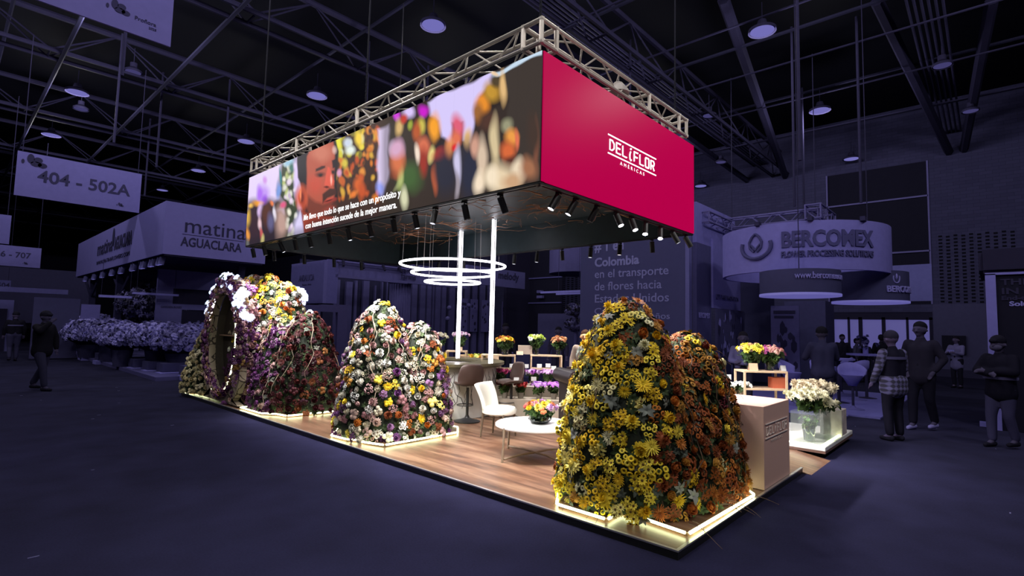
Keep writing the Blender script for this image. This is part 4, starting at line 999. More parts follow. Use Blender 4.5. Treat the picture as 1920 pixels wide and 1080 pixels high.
# ------------------------------------------------------------------ right display
dp = empty('lit_display_base', (5.05, .6, .067), 0, 'low white lit display base at the right corner of the platform', 'display base')
MB().box(-.85, -.63, 0, .88, .9, .03).build('plinth_board', mat('brown_board', (.12, .065, .05), .5), dp)
MB().box(-.85, -.63, .03, .88, .9, .085).bevel(.006).build('white_deck', M_white, dp)
for (x0, y0, x1, y1) in ((-.8, -.6, .3, -.57), (-.83, -.55, -.8, .8)): MB().box(x0, y0, .085, x1, y1, .098).build('light_strip', M_strip, dp)
def acube(x, y, w, h, z, label):
    t = .008; m = MB().box(-w/2, -w/2, 0, w/2, w/2, t)
    for (a0, b0, a1, b1) in ((-w/2, -w/2, w/2, -w/2+t), (-w/2, w/2-t, w/2, w/2), (-w/2, -w/2+t, -w/2+t, w/2-t), (w/2-t, -w/2+t, w/2, w/2-t)): m.box(a0, b0, t, a1, b1, h)
    m.box(-w/2, -w/2, h, w/2, w/2, h+t)
    o = m.build('acrylic_cube', M_acry); o.location = (x, y, z); return tag(o, label, 'display cube')
acube(4.48, .2, .4, .4, .152, 'clear acrylic cube in front at the right display, under the white flowers')
acube(4.95, .16, .42, .38, .152, 'clear acrylic cube right of the front acrylic cube')
MB_ = MB().box(-.16, -.14, 0, .16, .14, .36).bevel(.004).build('marble_box', mat('veined_marble', (.55, .47, .45), .4, noise=.5, scale=7)); MB_.location = (5.3, -.0+.12, .152); MB_.location = (5.42, .12, .152); tag(MB_, 'veined pinkish marble box at the right end of the display', 'box')
bouquet((4.47, .22, .17), 'green stems and leaves standing inside the front acrylic cube', [(.1, .2, .06), (.2, .3, .1)], .12, .26, 8, .04, 'glass', .08, .2, 30, ('leaves',), cat='stems')
bouquet((4.5, .24, .562), 'creamy white chrysanthemum bouquet on the front acrylic cube', [(.72, .68, .5), (.65, .62, .42)], .24, .2, 20, .08, None, .07, .04, 31, ('pom',), flat=.25)
bouquet((5.02, .28, .542), 'cream chrysanthemum bouquet behind, slightly higher, with dark leaves', [(.66, .58, .42), (.6, .5, .36)], .26, .3, 18, .09, None, .08, .06, 32, ('pom',), flat=.2)
bouquet((4.83, .06, .54), 'small pair of cream blooms low on the right acrylic cube', [(.72, .68, .5)], .12, .12, 5, .085, None, .05, .03, 33, ('pom',), flat=.1)
stand((5.0, 1.0, .067), RZ, .66, .36, .96, 'pale wooden stand behind the pink plinth holding yellow and pink bouquets')
bouquet((4.9, 1.1, 1.027), 'yellow-green bouquet on the wooden stand behind the pink plinth', lambda a, t, rs: ch(rs, [(.7, .62, .06), (.75, .6, .04), (.5, .5, .08), (.7, .45, .3)]), .2, .3, 22, .058, 'glass', .07, .13, 34)
bouquet((5.1, .9, 1.027), 'plum and pink wrapped bouquet right of the yellow-green bouquet', lambda a, t, rs: ch(rs, [(.3, .04, .2), (.2, .02, .1), (.6, .35, .3), (.5, .22, .2)]), .22, .27, 24, .058, 'glass', .07, .13, 35)
card((4.78, 1.02, 1.027), RZ, 'kraft tent card at the left of the stand behind the plinth', .13, .11, M_pine)
card((5.2, .72, 1.027), RZ, 'small white tent card at the right of the stand behind the plinth', .08, .08)
ob = MB().box(-.11, -.08, 0, .11, .08, .16).build('orange_box', mat('orange_board', (.5, .12, .06), .6)); ob.location = (5.16, .8, .767); ob.rotation_euler = (0, 0, RZ); tag(ob, 'orange box on the shelf of the stand behind the plinth', 'box')
wt = empty('low_table', (4.55, 1.5, .067), RZ, 'low pale table under the row of small white flowers', 'table')
MB().box(-.6, -.2, .52, .5, .2, .56).build('top', M_pine, wt)
for x in (-.57, .45):
    for y in (-.17, .15): MB().box(x, y, 0, x+.03, y+.03, .52).build('leg', M_pine, wt)
c, s = math.cos(RZ), math.sin(RZ)
for i, x in enumerate((-.42, -.15, .12, .38)):
    bouquet((4.55+x*c, 1.5+x*s, .627), 'small potted white flowers, %s in the row behind the plinth' % ORD[i], [(.8, .82, .82), (.75, .8, .75)], .15, .18, 16, .045, 'pot', .06, .09, 40+i, ('spray', 'buttons'), cat='potted flowers', flat=.25, name='potted_flowers')
    if i in (0, 2): vcard((4.55+(x+.05)*c, 1.5+(x+.05)*s, .87), RZ, 'white card standing in the %s pot of white flowers' % ORD[i], .11, .08)
# ------------------------------------------------------------------ hall; its dim violet grade is put into the material colours
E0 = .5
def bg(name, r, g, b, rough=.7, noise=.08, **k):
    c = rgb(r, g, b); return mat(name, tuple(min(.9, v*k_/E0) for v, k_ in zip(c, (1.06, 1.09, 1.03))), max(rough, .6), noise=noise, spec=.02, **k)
S_ = lambda o, lb=None: tag(o, lb, None, None, 'structure')
def carpet():
    m = bpy.data.materials.new('indigo_carpet'); m.use_nodes = True; nt = m.node_tree; N = nt.nodes; L = nt.links; b = N['Principled BSDF']
    tc = N.new('ShaderNodeTexCoord'); n1 = N.new('ShaderNodeTexNoise'); n1.inputs['Scale'].default_value = .35; n1.inputs['Detail'].default_value = 5
    n2 = N.new('ShaderNodeTexNoise'); n2.inputs['Scale'].default_value = 60; n2.inputs['Detail'].default_value = 4
    n3 = N.new('ShaderNodeTexNoise'); n3.inputs['Scale'].default_value = 2.2; n3.inputs['Detail'].default_value = 6
    for n in (n1, n2, n3): L.new(tc.outputs['Object'], n.inputs['Vector'])
    a = N.new('ShaderNodeMix'); a.data_type = 'FLOAT'; a.inputs[0].default_value = .4; L.new(n1.outputs['Fac'], a.inputs[2]); L.new(n2.outputs['Fac'], a.inputs[3])
    a2 = N.new('ShaderNodeMix'); a2.data_type = 'FLOAT'; a2.inputs[0].default_value = .35; L.new(a.outputs[0], a2.inputs[2]); L.new(n3.outputs['Fac'], a2.inputs[3])
    cr = N.new('ShaderNodeValToRGB'); e = cr.color_ramp; e.elements[0].position = .36; e.elements[1].position = .64
    e.elements[0].color = (*[v/E0*1.0 for v in rgb(21, 20.5, 34)], 1); e.elements[1].color = (*[v/E0*1.0 for v in rgb(29, 28.5, 49)], 1)
    L.new(a2.outputs[0], cr.inputs[0]); L.new(cr.outputs[0], b.inputs['Base Color']); b.inputs['Roughness'].default_value = .75; b.inputs['Specular IOR Level'].default_value = 0
    bp = N.new('ShaderNodeBump'); bp.inputs['Strength'].default_value = .3; bp.inputs['Distance'].default_value = .004; L.new(n2.outputs['Fac'], bp.inputs['Height']); L.new(bp.outputs['Normal'], b.inputs['Normal'])
    return m
S_(MB().box(-26, -16, -.1, 25, 90, 0).build('floor', carpet()))
rs = random.Random(21); mb = MB()
for i in range(70):     # scraps and creases on the carpet
    x = rs.uniform(-4, 9); y = rs.uniform(-2.5, 14); 
    if 0 < x < 6.1 and 0 < y < 11.1: continue
    a = rs.uniform(0, 6); l = rs.uniform(.02, .06); mb.box(x, y, 0, x+l, y+.012, .002)
o = mb.build('carpet_scraps', bg('pale_scrap', 66, 64, 96)); tag(o, 'tiny pale scraps scattered on the dark carpet', 'litter', None, 'stuff')
M_roof = bg('roof_black', 6, 6, 13); M_steel = bg('roof_steel', 27, 25, 46); M_steel2 = bg('roof_steel_dim', 23, 22, 40); M_duct = bg('pipe_grey', 32, 30, 54)
S_(MB().box(-26, -16, 11.6, 25, 90, 11.7).build('ceiling', M_roof))
S_(MB().box(-26, 90, 0, 25, 90.2, 11.6).build('wall_far', bg('far_wall', 24, 22, 42)))
S_(MB().box(-26.2, -16, 0, -26, 90, 11.6).build('wall_left', bg('left_wall', 24, 22, 42)))
S_(MB().box(-26, -16.2, 0, 25, -16, 11.6).build('wall_back', bg('back_wall', 24, 22, 42)))
# --- right wall: brick with window band
def brick():
    m = bpy.data.materials.new('painted_brick'); m.use_nodes = True; nt = m.node_tree; N = nt.nodes; L = nt.links; b = N['Principled BSDF']
    tc = N.new('ShaderNodeTexCoord'); sp = N.new('ShaderNodeSeparateXYZ'); cb = N.new('ShaderNodeCombineXYZ'); L.new(tc.outputs['Object'], sp.inputs[0]); L.new(sp.outputs['Y'], cb.inputs['X']); L.new(sp.outputs['Z'], cb.inputs['Y'])
    br = N.new('ShaderNodeTexBrick'); br.inputs['Scale'].default_value = 1; br.inputs['Brick Width'].default_value = .4; br.inputs['Row Height'].default_value = .14; br.inputs['Mortar Size'].default_value = .008
    c = [v/E0 for v in rgb(41, 40, 66)]; br.inputs['Color1'].default_value = (*c, 1); br.inputs['Color2'].default_value = (*[v*.86 for v in c], 1); br.inputs['Mortar'].default_value = (*[v*.7 for v in c], 1)
    L.new(cb.outputs[0], br.inputs['Vector']); L.new(br.outputs['Color'], b.inputs['Base Color']); b.inputs['Roughness'].default_value = .9; b.inputs['Specular IOR Level'].default_value = .02; return m
M_brick = brick()
S_(MB().box(24.3, 3.95, 0, 25, 90, 9.05).box(24.3, -16, 0, 25, .22, 9.05).box(24.3, .22, 2.62, 25, 3.95, 2.95).box(24.3, .22, 0, 25, 3.95, .06).box(24.45, -16, 9.05, 25, 90, 11.6).build('wall_right', M_brick))
S_(MB().box(24.28, -16, 0, 24.32, .2, 2.95).build('trim_1', bg('plaster_panel', 44, 42, 70)))
S_(MB().box(24.2, -16, 0, 24.28, .2, .3).build('baseboard_right', bg('base_dark', 30, 28, 50)))
M_gl = bg('dark_glass', 15, 14, 28, .25)
w1 = S_(MB().box(24.34, .22, 2.95, 24.4, 3.95, 9.05).build('window_1', M_gl))
for z in (5.2, 7.55): S_(MB().box(24.26, .22, z-.035, 24.34, 3.95, z+.035).build('window_bar', bg('bar_light', 66, 62, 106), w1))
for y in (.22, 3.95): S_(MB().box(24.26, y-.03, 2.95, 24.34, y+.03, 9.05).build('window_bar', MATS['bar_light'], w1))
M_day = mat('daylit_pane', (.02, .02, .05), .4, emit=rgb(78, 74, 132), es=1.0)
w2 = S_(MB().box(24.5, .22, .06, 24.54, 3.95, 2.62).build('window_2', M_day))
M_frame = bg('frame_dark', 22, 20, 38)
for y0, y1 in ((.22, .34), (1.04, 1.12), (1.85, 1.98), (2.7, 2.84), (3.18, 3.26), (3.8, 3.95)): MB().box(24.34, y0, .06, 24.46, y1, 2.4).build('window_frame', M_frame, w2)
MB().box(24.34, .22, 2.3, 24.46, 3.95, 2.62).build('window_frame', M_frame, w2); MB().box(24.34, .22, .06, 24.46, 3.95, 1.0).build('lower_panel', M_frame, w2)
# perforated brick screens
def perf(y0, y1, z0, z1, nc, nr, nm, lb):
    mb = MB()
    for i in range(nc):
        for k in range(nr):
            y = y0+(y1-y0)*(i+.5)/nc; z = z0+(z1-z0)*(k+.5+.25*(i % 2))/nr; w = (y1-y0)/nc*.5; h = (z1-z0)/nr*.5
            mb.box(24.285, y-w/2, z-h/2, 24.3, y+w/2, z+h/2)
    S_(mb.build(nm, bg('hole_dark', 11, 10, 20)))
perf(-2.42, .0, 2.95, 5.8, 10, 20, 'trim_2', ''); perf(17.8, 19.75, 2.2, 5.2, 6, 22, 'trim_3', '')
# --- roof steel: box trusses along X, purlins along Y, hangers
def rtruss(i, y, zb=9.5, zt=10.7):
    mb = MB()
    for dy in (-.35, .35): mb.cyl((-26, y+dy, zb), (24.4, y+dy, zb), .07, 6)
    mb.cyl((-26, y, zt), (24.4, y, zt), .09, 6)
    k = 0; x = -25
    while x < 21.5:
        for dy in (-.35, .35):
            mb.cyl((x, y+dy, zb), (x+1.65, y, zt), .026, 5); mb.cyl((x+1.65, y, zt), (x+3.3, y+dy, zb), .026, 5)
        mb.cyl((x, y-.35, zb), (x, y+.35, zb), .03, 5); x += 3.3
    S_(mb.build('trim_%d' % (10+i), M_steel))
for i, y in enumerate([6., 12.4, 19., 25.6, 32.2, 38.8, 45.4, 52., 58.6]): rtruss(i, y)
mb = MB()
for x in (-14, -10.2, -6.5, -2.8, 1.5, 4.4, 8.2, 12.4, 17., 21.2): mb.cyl((x, -10, 10.3), (x, 88, 10.3), .05, 5)
for x in (-1.6, 1.0, 7.0): mb.cyl((x, 6, 9.45), (x, 80, 9.45), .06, 5)
S_(mb.build('trim_30', M_steel2))
mb = MB(); rs = random.Random(9)
for (p, q, r) in (((10.2, 3.46, 10.6), (24.4, 5.78, 9.4), .16), ((12.9, .38, 10.6), (24.4, -.5, 9.3), .16), ((14.8, -1.91, 10.6), (24.4, -.98, 9.3), .15), ((8, 8.5, 10.8), (24.4, 7.6, 9.5), .14), ((6, 1.5, 10.8), (15, -8, 9.5), .12)): mb.cyl(p, q, r, 6)
S_(mb.build('trim_31', M_steel))
mb = MB()
for k in range(6): mb.cyl((5, 6.5+k*.13, 10.2), (24.4, 6.6+k*.13, 10.2), .045, 5)
for k in range(6): mb.cyl((10, -1.0+k*.14, 10.15), (24.4, -.9+k*.14, 10.1), .035, 5)
S_(mb.build('trim_32', M_duct))
mb = MB()
for x in (7.5, 10.5, 13.5, 16.5, 20): mb.cyl((x, -12, 9.9), (x, 30, 9.9), .03, 5)
for x, y in ((8.3, 1.2), (12.6, 2.4), (13.2, .9), (10.2, 6.3), (17., 3.2), (-.3, 18.2), (1.3, 20.2), (3.1, 18.9), (2.2, 25.8), (5.0, 12.6), (7.2, 12.4), (-1.2, 12.5)): mb.cyl((x, y, 5.2 if x > 5 else 7), (x, y, 10.5), .035, 6)
S_(mb.build('trim_33', M_steel))
# --- ceiling lamps
M_disc = mat('lamp_disc', (.0, .0, .0), .9, emit=rgb(112, 108, 180), es=1.0, spec=0)
M_discoff = mat('lamp_disc_dim', (.0, .0, .0), .9, spec=0, emit=rgb(66, 62, 110), es=.9)  # unlit discs: their pale tone is put in as faint emission
LP = None
def lamp(x, y, z, label, on=True, r=.3, power=0, col=(1, .97, .95)):
    e = empty('high_bay_lamp', (x, y, z), 0, label, 'ceiling lamp', 'high-bay lamps of the hall')
    MB().lathe([(0, 0), (r*.86, 0)], 24, cap=False).build('lens', M_disc if on else M_discoff, e)
    MB().lathe([(r, -.02), (r, .05), (r*.4, .16), (.1, .3), (0, .3)], 24, cap=False).build('housing', M_steel, e, True)
    MB().cyl((0, 0, .3), (0, 0, 10.3-z if z < 10 else .6), .012, 5).build('hanger', M_steel, e)
    if power:
        ld = bpy.data.lights.new('lamp_light', 'POINT'); ld.energy = power; ld.shadow_soft_size = .3; ld.color = col
        lo = bpy.data.objects.new('lamp_light', ld); COL.objects.link(lo); lo.parent = e; lo.location = (0, 0, -.4)
LAMPP = 150
for (x, y, pw, lb) in ((-.83, 21.9, 1.8, 'large lit ceiling lamp at the upper left, near the top banner'), (-.8, 28.4, 1.8, 'lit ceiling lamp above the 404 sign, second down on the left'), (4.8, 15.5, 1, 'lit ceiling lamp left of the truss, highest of the slanting row'), (5.05, 22.4, 1, 'lit ceiling lamp second in the row slanting down behind the screen'), (5.2, 29.2, 1, 'lit ceiling lamp third in the slanting row, left of the canopy'),
                       (5.2, 35.8, 0, 'small lit ceiling lamp fourth in the slanting row'), (4.7, 9.0, 1, 'big lit ceiling lamp at the top, above the screen'), (10.5, 2.57, 1, 'big lit ceiling lamp at the top right of the canopy'), (17., 2.64, 1.6, 'lit ceiling lamp second in the right-hand row'), (23.7, 2.84, 0, 'lit ceiling lamp third in the right-hand row, near the wall'), (24.0, 9.9, 0, 'lit ceiling lamp beside the right edge of the crimson panel'),
                       (-.85, 36, 0, 'faint lit ceiling lamp below the 404 sign'), (4.8, 2.4, 1, 'ceiling lamp above the crimson panel, out of view'), (-1., 2.4, 3.2, 'ceiling lamp above the front aisle, out of view'), (4.8, -4.2, 4.2, 'added fill lamp above the right front aisle, out of view'), (-1., -4.2, 4.5, 'ceiling lamp behind the viewer, out of view'), (-7., -4.2, 3, 'added fill lamp behind and left of the viewer, out of view'), (10.5, 9.2, 2.2, 'added fill lamp above the rear stands, hidden by the canopy'), (10.5, 15.8, 2.5, 'added fill lamp farther back above the rear stands, hidden by the canopy'), (17, 9.2, 1.5, 'added fill lamp above the far right stands, hidden by the panel'), (-7, 15.6, 3.5, 'ceiling lamp above the far left aisle, out of view'), (-7, 22, 4, 'ceiling lamp farthest above the left aisle, out of view'), (-7., 2.4, 3., 'added fill lamp above the left aisle, out of view'), (10.5, -4.2, 2.2, 'added fill lamp above the right aisle, out of view'), (-1, 9, 2.2, 'ceiling lamp above the left aisle beyond the front one, out of view'), (-1, 15.4, 2.6, 'ceiling lamp above the matina side aisle, out of view')):  # some unseen lamps here are added to brighten stands, plinth and mound fronts
    lamp(x, y, 9.5, lb, True, .34, LAMPP*pw)
for x, y, lb in ((.1, 18.5, 'small unlit lamp left of the roof truss'), (-.47, 23.7, 'unlit ceiling lamp just right of the big upper-left lamp'), (15.7, -.8, 'unlit oval lamp among the pipes at the upper right'), (20.3, -1.3, 'unlit ceiling lamp at the far upper right'), (15., 5.8, 'unlit ceiling lamp right of the truss corner'), (20.6, 7.5, 'unlit ceiling lamp right of the crimson panel')):
    lamp(x, y, 9.5, lb, False, .25)
# --- hanging banners
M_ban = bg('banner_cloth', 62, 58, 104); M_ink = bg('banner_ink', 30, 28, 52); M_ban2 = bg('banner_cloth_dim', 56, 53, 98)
def flower_mark(parent, x, y, z, s, m, face='-y'):
    """petal mark of five rounded lobes"""
    mb = MB(); F = FACE[face]
    for dx, dz, rx, rz in ((-.3, .25, .32, .55), (.35, .2, .4, .34), (.75, -.35, .42, .3), (.2, -.3, .5, .3), (-.95, -.2, .14, .26)):
        n = 16; pts = [Matrix.Translation((x, y, z)) @ F @ Vector((s*(dx+rx*math.cos(2*PI*i/n)), s*(dz+rz*math.sin(2*PI*i/n)), .0)) for i in range(n)]
        mb.poly(pts, tuple((F.to_3x3() @ Vector((0, 0, .004)))))
    return mb.build('flower_emblem', m, parent)
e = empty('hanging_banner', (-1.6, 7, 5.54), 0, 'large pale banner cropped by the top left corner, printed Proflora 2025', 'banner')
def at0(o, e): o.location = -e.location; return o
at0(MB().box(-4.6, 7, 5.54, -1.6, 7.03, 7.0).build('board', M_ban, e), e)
at0(text('lettering', 'Proflora', .078, (-2.05, 6.995, 5.75), '-y', M_ink, e), e); at0(text('lettering', '2025', .048, (-1.88, 6.995, 5.685), '-y', M_ink, e), e)
at0(flower_mark(e, -2.24, 6.995, 5.83, .12, M_ink), e)
def sign(x0, x1, z0, z1, y, txt, ts, tx, tz, label, m=None, corner=False, wires=True):
    e = empty('hanging_sign', ((x0+x1)/2, y, z0), 0, label, 'sign')
    at0(MB().box(x0, y, z0, x1, y+.04, z1).build('board', m or M_ban, e), e)
    if txt: at0(text('lettering', txt, ts, (tx, y-.006, tz), '-y', M_ink, e, bold=.006*ts/.3), e)
    if corner: at0(flower_mark(e, x0+.35, y-.006, z1-.22, .24, M_steel), e)
    at0(flower_mark(e, x1-.5, y-.006, z0+.17, .08, M_ink), e)
    for x in (x0+.1, x1-.1): at0(MB().cyl((x, y, z1), (x, y, 9.5), .01, 4).build('wire', M_steel, e), e)
sign(-2.43, .44, 4.9, 6.14, 18, '404 - 502A', .47, -1.98, 5.38, 'hanging aisle sign reading 404 - 502A', corner=True)
sign(-3.9, -.63, 3.76, 4.66, 30, '526 - 707', .34, -2.29, 4.16, 'hanging aisle sign reading 26 - 707, cut off at the left edge')
sign(-5.2, -2.07, 4.12, 5.15, 24, None, 0, 0, 0, 'blank-looking hanging sign at the far left edge above the 26 - 707 sign')
sign(-3.5, -1.27, 2.8, 3.32, 34, '504', .3, -1.75, 2.98, 'small far hanging sign under the 26 - 707 sign', M_ban2)
# --- matina stand
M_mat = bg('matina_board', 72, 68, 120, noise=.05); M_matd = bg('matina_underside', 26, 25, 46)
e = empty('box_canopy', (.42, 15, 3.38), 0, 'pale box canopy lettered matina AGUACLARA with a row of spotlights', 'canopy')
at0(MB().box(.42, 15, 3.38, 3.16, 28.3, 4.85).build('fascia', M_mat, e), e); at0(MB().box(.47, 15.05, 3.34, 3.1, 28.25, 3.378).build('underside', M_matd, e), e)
def wtext(s, w, h, x, y, z, face, m, par, bold=0, name='lettering'):
    """lettering stretched to a width w"""
    t = text(name, s, h, (0, 0, 0), face, m, None, bold=bold, M=Matrix.Identity(4)); k = w/max(t.dimensions.x, .001)
    t.data.transform(Matrix.Translation((x, y, z)) @ FACE[face] @ Matrix.Diagonal((k, 1, 1, 1))); t.parent = par; return t
at0(wtext('matina', 1.62, .62, .88, 14.99, 4.05, '-y', M_ink, e), e); at0(wtext('AGUACLARA', 1.62, .36, .84, 14.99, 3.66, '-y', M_ink, e, .008), e); at0(MB().box(.86, 14.985, 3.985, 2.5, 15, 3.995).build('rule', M_ink, e), e)
at0(MB().ball((2.62, 14.98, 4.3), .1, 2, (1, .1, 1.6)).ball((2.66, 14.98, 4.05), .06, 2, (1, .1, 1.4)).build('emblem', M_ink, e), e)
at0(wtext('matina', 2.6, .75, .41, 23.9, 3.98, '-x', M_ink, e, .01), e); at0(wtext('AGUACLARA', 2.5, .62, .41, 21.0, 3.98, '-x', M_ink, e, .02), e); at0(wtext('WWW.MATINAFLOWERS.COM', 5.2, .2, .41, 23.9, 3.62, '-x', M_ink, e), e)
at0(MB().ball((.4, 21.2, 4.45), .14, 2, (.1, 1, 2.4)).build('emblem', M_ink, e), e)
M_fx = bg('fixture_pale', 62, 60, 104); M_fxl = mat('fixture_lens', (.1, .1, .2), .4, emit=rgb(120, 116, 190), es=1.)
for i, y in enumerate((15.6, 16.4, 17.4, 18.6, 20.2, 21.6, 23.2, 24.8, 26.6)):
    f = empty('twin_spotlight', (.55, y, 3.34), 0, 'twin spotlight under the matina canopy, %s from its front corner' % ORD[i], 'spotlight', 'spotlights under the matina canopy')
    for k in (-.13, .13):
        MB().cyl((0, k, 0), (-.04, k, -.22), .075, 10).build('barrel', M_fx, f, True); MB().lathe([(0, -.225), (.07, -.225)], 12, Matrix.Translation((-.042, k, 0)), cap=False).build('lens', M_fxl, f)
for i, (x, y) in enumerate(((.9, 27.3), (.8, 21.8), (2.9, 27.5), (2.9, 16.2))):
    p = MB().box(x-.1, y-.1, .12, x+.1, y+.1, 3.34).build('canopy_post', bg('post_dark', 34, 32, 58)); tag(p, 'dark post under the matina canopy, %s' % ('far left one', 'middle one with braces', 'far rear one', 'front one behind the garden wall')[i], 'post')
mb = MB()
for y in (21.8, 27.3):
    for s in (-1, 1): mb.cyl((.85, y+s*.05, 2.5), (.85, y+s*1.5, 3.3), .05, 5)
tag(mb.build('canopy_brace', MATS['post_dark']), 'dark slanting braces under the matina canopy', 'brace')
st = empty('matina_platform', (.3, 13.9, 0), 0, 'stepped pale platform under the planters', 'platform')
mb = MB(); mb.box(.3, 14.3, 0, 4.2, 30, .1).build('deck', bg('pale_deck', 52, 49, 88), st, loc=(-.3, -13.9, 0))
M_pal = bg('white_step', 84, 80, 140)
for i, (x, y, w, d) in enumerate(((.84, 13.95, 1.1, .5), (.62, 15.2, .5, .5), (.5, 16.2, .5, .5), (.4, 17.3, .5, .6), (.3, 18.6, .9, .8), (.15, 21.0, .5, .5), (.1, 23.2, .9, .8), (.05, 27.2, 1.2, 1.6))):
    MB().box(x, y, 0, x+w, y+d, .12).build('step', M_pal, st, loc=(-.3, -13.9, 0)); MB().box(x+.1, y+.2, .12, x+w+.3, y+d+.3, .36).build('block', bg('mid_block', 44, 42, 74), st, loc=(-.3, -13.9, 0))
# planters with domes of mauve flowers
M_pot = bg('planter_clay', 38, 36, 64); 
def planter(x, y, r, R_, z0, zt, label, seed):
    rs = np.random.RandomState(seed); e = empty('flower_planter', (x, y, .1), 0, label, 'planter')
    MB().lathe([(r*.72, 0), (r, z0-.1), (r*.9, z0-.1), (r*.8, z0-.2), (0, z0-.2)], 18).build('pot', M_pot, e, True)
    c = [v/E0 for v in rgb(98, 94, 150)]; c2 = [v/E0 for v in rgb(64, 61, 106)]
    L = []; n = 330
    core = MB().ball((0, 0, (z0+zt)/2-.15), 1, 3, (R_*.9, R_*.9, (zt-z0)*.5)).build('foliage', bg('dark_leaf', 22, 20, 38), e)
    for i in range(n):
        t = i/n; ph = math.acos(1-1.45*t); a = i*2.39996; f = math.sin(ph); p = np.array((R_*f*math.cos(a), R_*f*math.sin(a), (z0+zt)/2-.15+(zt-z0)*.52*math.cos(ph)))
        nn = np.array((f*math.cos(a), f*math.sin(a), math.cos(ph)+.2)); cc = c if rs.rand() < .7 else c2
        L.append((proto('buttons' if i % 2 else 'pom', tuple(cc)), p+rs.normal(0, .03, 3), basis(nn[None], np.array([a]))[0], .085*rs.uniform(.8, 1.2), rs.uniform(.75, 1.1)))
    o = link('blooms', gmesh('blooms', scatter_g(L)), PETAL, e); o['kind'] = 'stuff'
for i, (x, y, r, R_, z0, zt, lb) in enumerate(((1.28, 16.0, .38, .72, .62, 1.42, 'front clay planter with a dome of mauve flowers, nearest the arch'), (.98, 17.0, .36, .8, .66, 1.52, 'clay planter with mauve flowers, just behind the front one'), (.38, 18.5, .3, .62, .62, 1.48, 'third clay planter with mauve flowers'), (1.92, 16.9, .36, .8, .62, 1.5, 'clay planter with mauve flowers at the back right, partly behind the arch'), (.55, 20.9, .4, .85, .66, 1.55, 'fourth clay planter with mauve flowers'), (.3, 23.4, .38, .8, .6, 1.55, 'fifth clay planter with mauve flowers, far left'), (.9, 26.5, .35, .8, .7, 1.75, 'far planter with loose mauve flowers'))):
    planter(x, y, r, R_, z0, zt, lb, 60+i)
# bushy tree behind the planters
e = empty('potted_tree', (1.75, 21.2, .1), 0, 'bushy dark tree behind the planters under the matina canopy', 'tree'); MB().cyl((0, 0, 0), (0, 0, 1.8), .07, 8).build('trunk', M_pot, e)
rs2 = np.random.RandomState(4); L = []
for i in range(900):
    d = rs2.normal(0, 1, 3); d /= np.linalg.norm(d); p = d*np.array((1.1, 1.1, .62))*rs2.uniform(.55, 1.05)+np.array((0, 0, 2.05)); cc = [v/E0 for v in (rgb(40, 38, 66) if rs2.rand() < .65 else rgb(86, 82, 132))]
    L.append((proto('leaves', tuple(cc)), p, basis((d+rs2.normal(0, .4, 3))[None], np.array([0.]))[0], .13, 1.))
o = link('crown', gmesh('crown', scatter_g(L)), PETAL, e); o['kind'] = 'stuff'
def panel(x0, y0, z0, x1, y1, z1, m, name, label, cat='panel', group=None):
    o = MB().box(x0, y0, z0, x1, y1, z1).build(name, m); bx = ((x0+x1)/2, (y0+y1)/2, z0); o.data.transform(Matrix.Translation([-v for v in bx])); o.location = bx; return tag(o, label, cat, group)
panel(.1, 24.1, .1, .02+.66, 24.2, 2.1, bg('lit_panel', 66, 62, 112), 'lit_backdrop', 'narrow pale lit panel left of the bushy tree')
panel(-1.25, 24.3, .05, .08, 24.4, 2.3, bg('grey_panel', 42, 40, 70), 'grey_backdrop', 'wide grey panel with a hanging lamp at the left')
panel(-2.6, 33, .0, -1.9, 33.4, 2.1, bg('pale_stall', 70, 67, 118), 'stall_wall', 'pale distant stall wall at the left edge'); panel(-1.9, 31, 0, -1.3, 31.3, 2.3, bg('pale_stall2', 58, 55, 98), 'stall_wall', 'distant stall wall with a dark doorway beside the left edge')
panel(-1.75, 30.9, 0, -1.5, 30.99, 1.9, M_frame, 'doorway_panel', 'dark upright opening in the distant stall wall')
panel(-3.2, 27.5, 2.55, .1, 27.7, 2.75, bg('pale_stall3', 62, 59, 104), 'lintel_beam', 'long pale beam across the distant left stands', 'beam')
panel(-2.5, 40, 1.2, 3., 40.2, 4.4, bg('distant_stand', 36, 34, 60), 'stand_wall', 'dim far stand wall behind the left signs')
panel(-.45, 17.6, 2.2, .35, 17.72, 2.27, M_pal, 'tube_light', 'short white tube light above the planters', 'light'); panel(.3, 17.3, 2.33, 1.5, 17.42, 2.39, M_pal, 'tube_light', 'long white tube light above the bushy tree', 'light')
gw = empty('garden_wall', (1.5, 17.9, .1), 0, 'pale partition with dark window openings lettered GARDEN ROSES', 'partition')
at0(MB().box(1.05, 17.9, .1, 1.5, 18, 3.2).box(1.5, 17.9, 1.92, 3.4, 18, 2.1).box(1.5, 17.9, .1, 1.78, 18, 1.92).box(1.5, 17.9, 2.6, 3.4, 18, 3.2).build('wall', bg('garden_board', 58, 55, 98), gw), gw); at0(MB().box(1.78, 17.95, .1, 3.4, 18.05, 1.9).box(1.5, 17.95, 2.1, 3.4, 18.05, 2.6).build('opening', M_frame, gw), gw)
at0(wtext('GARDEN ROSES', .58, .1, 1.18, 17.89, 1.96, '-y', M_ink, gw), gw)
pd = empty('white_podium', (1.55, 14.6, .1), 0, 'white podium with dark reed print right of the planters', 'podium'); MB().box(-.3, -.2, 0, .35, .3, .72).build('box', M_pal, pd)
MB().poly([(-.05, -.205, .1), (-.03, -.205, .1), (.12, -.205, .6), (.1, -.205, .6)], (0, .003, 0)).poly([(.05, -.205, .1), (.07, -.205, .1), (.16, -.205, .62), (.15, -.205, .62)], (0, .003, 0)).build('reed_print', M_ink, pd)
MB().cyl((.12, 0, .72), (.05, 0, .95), .06, 8, r2=.02).build('folded_card', M_ban, pd)

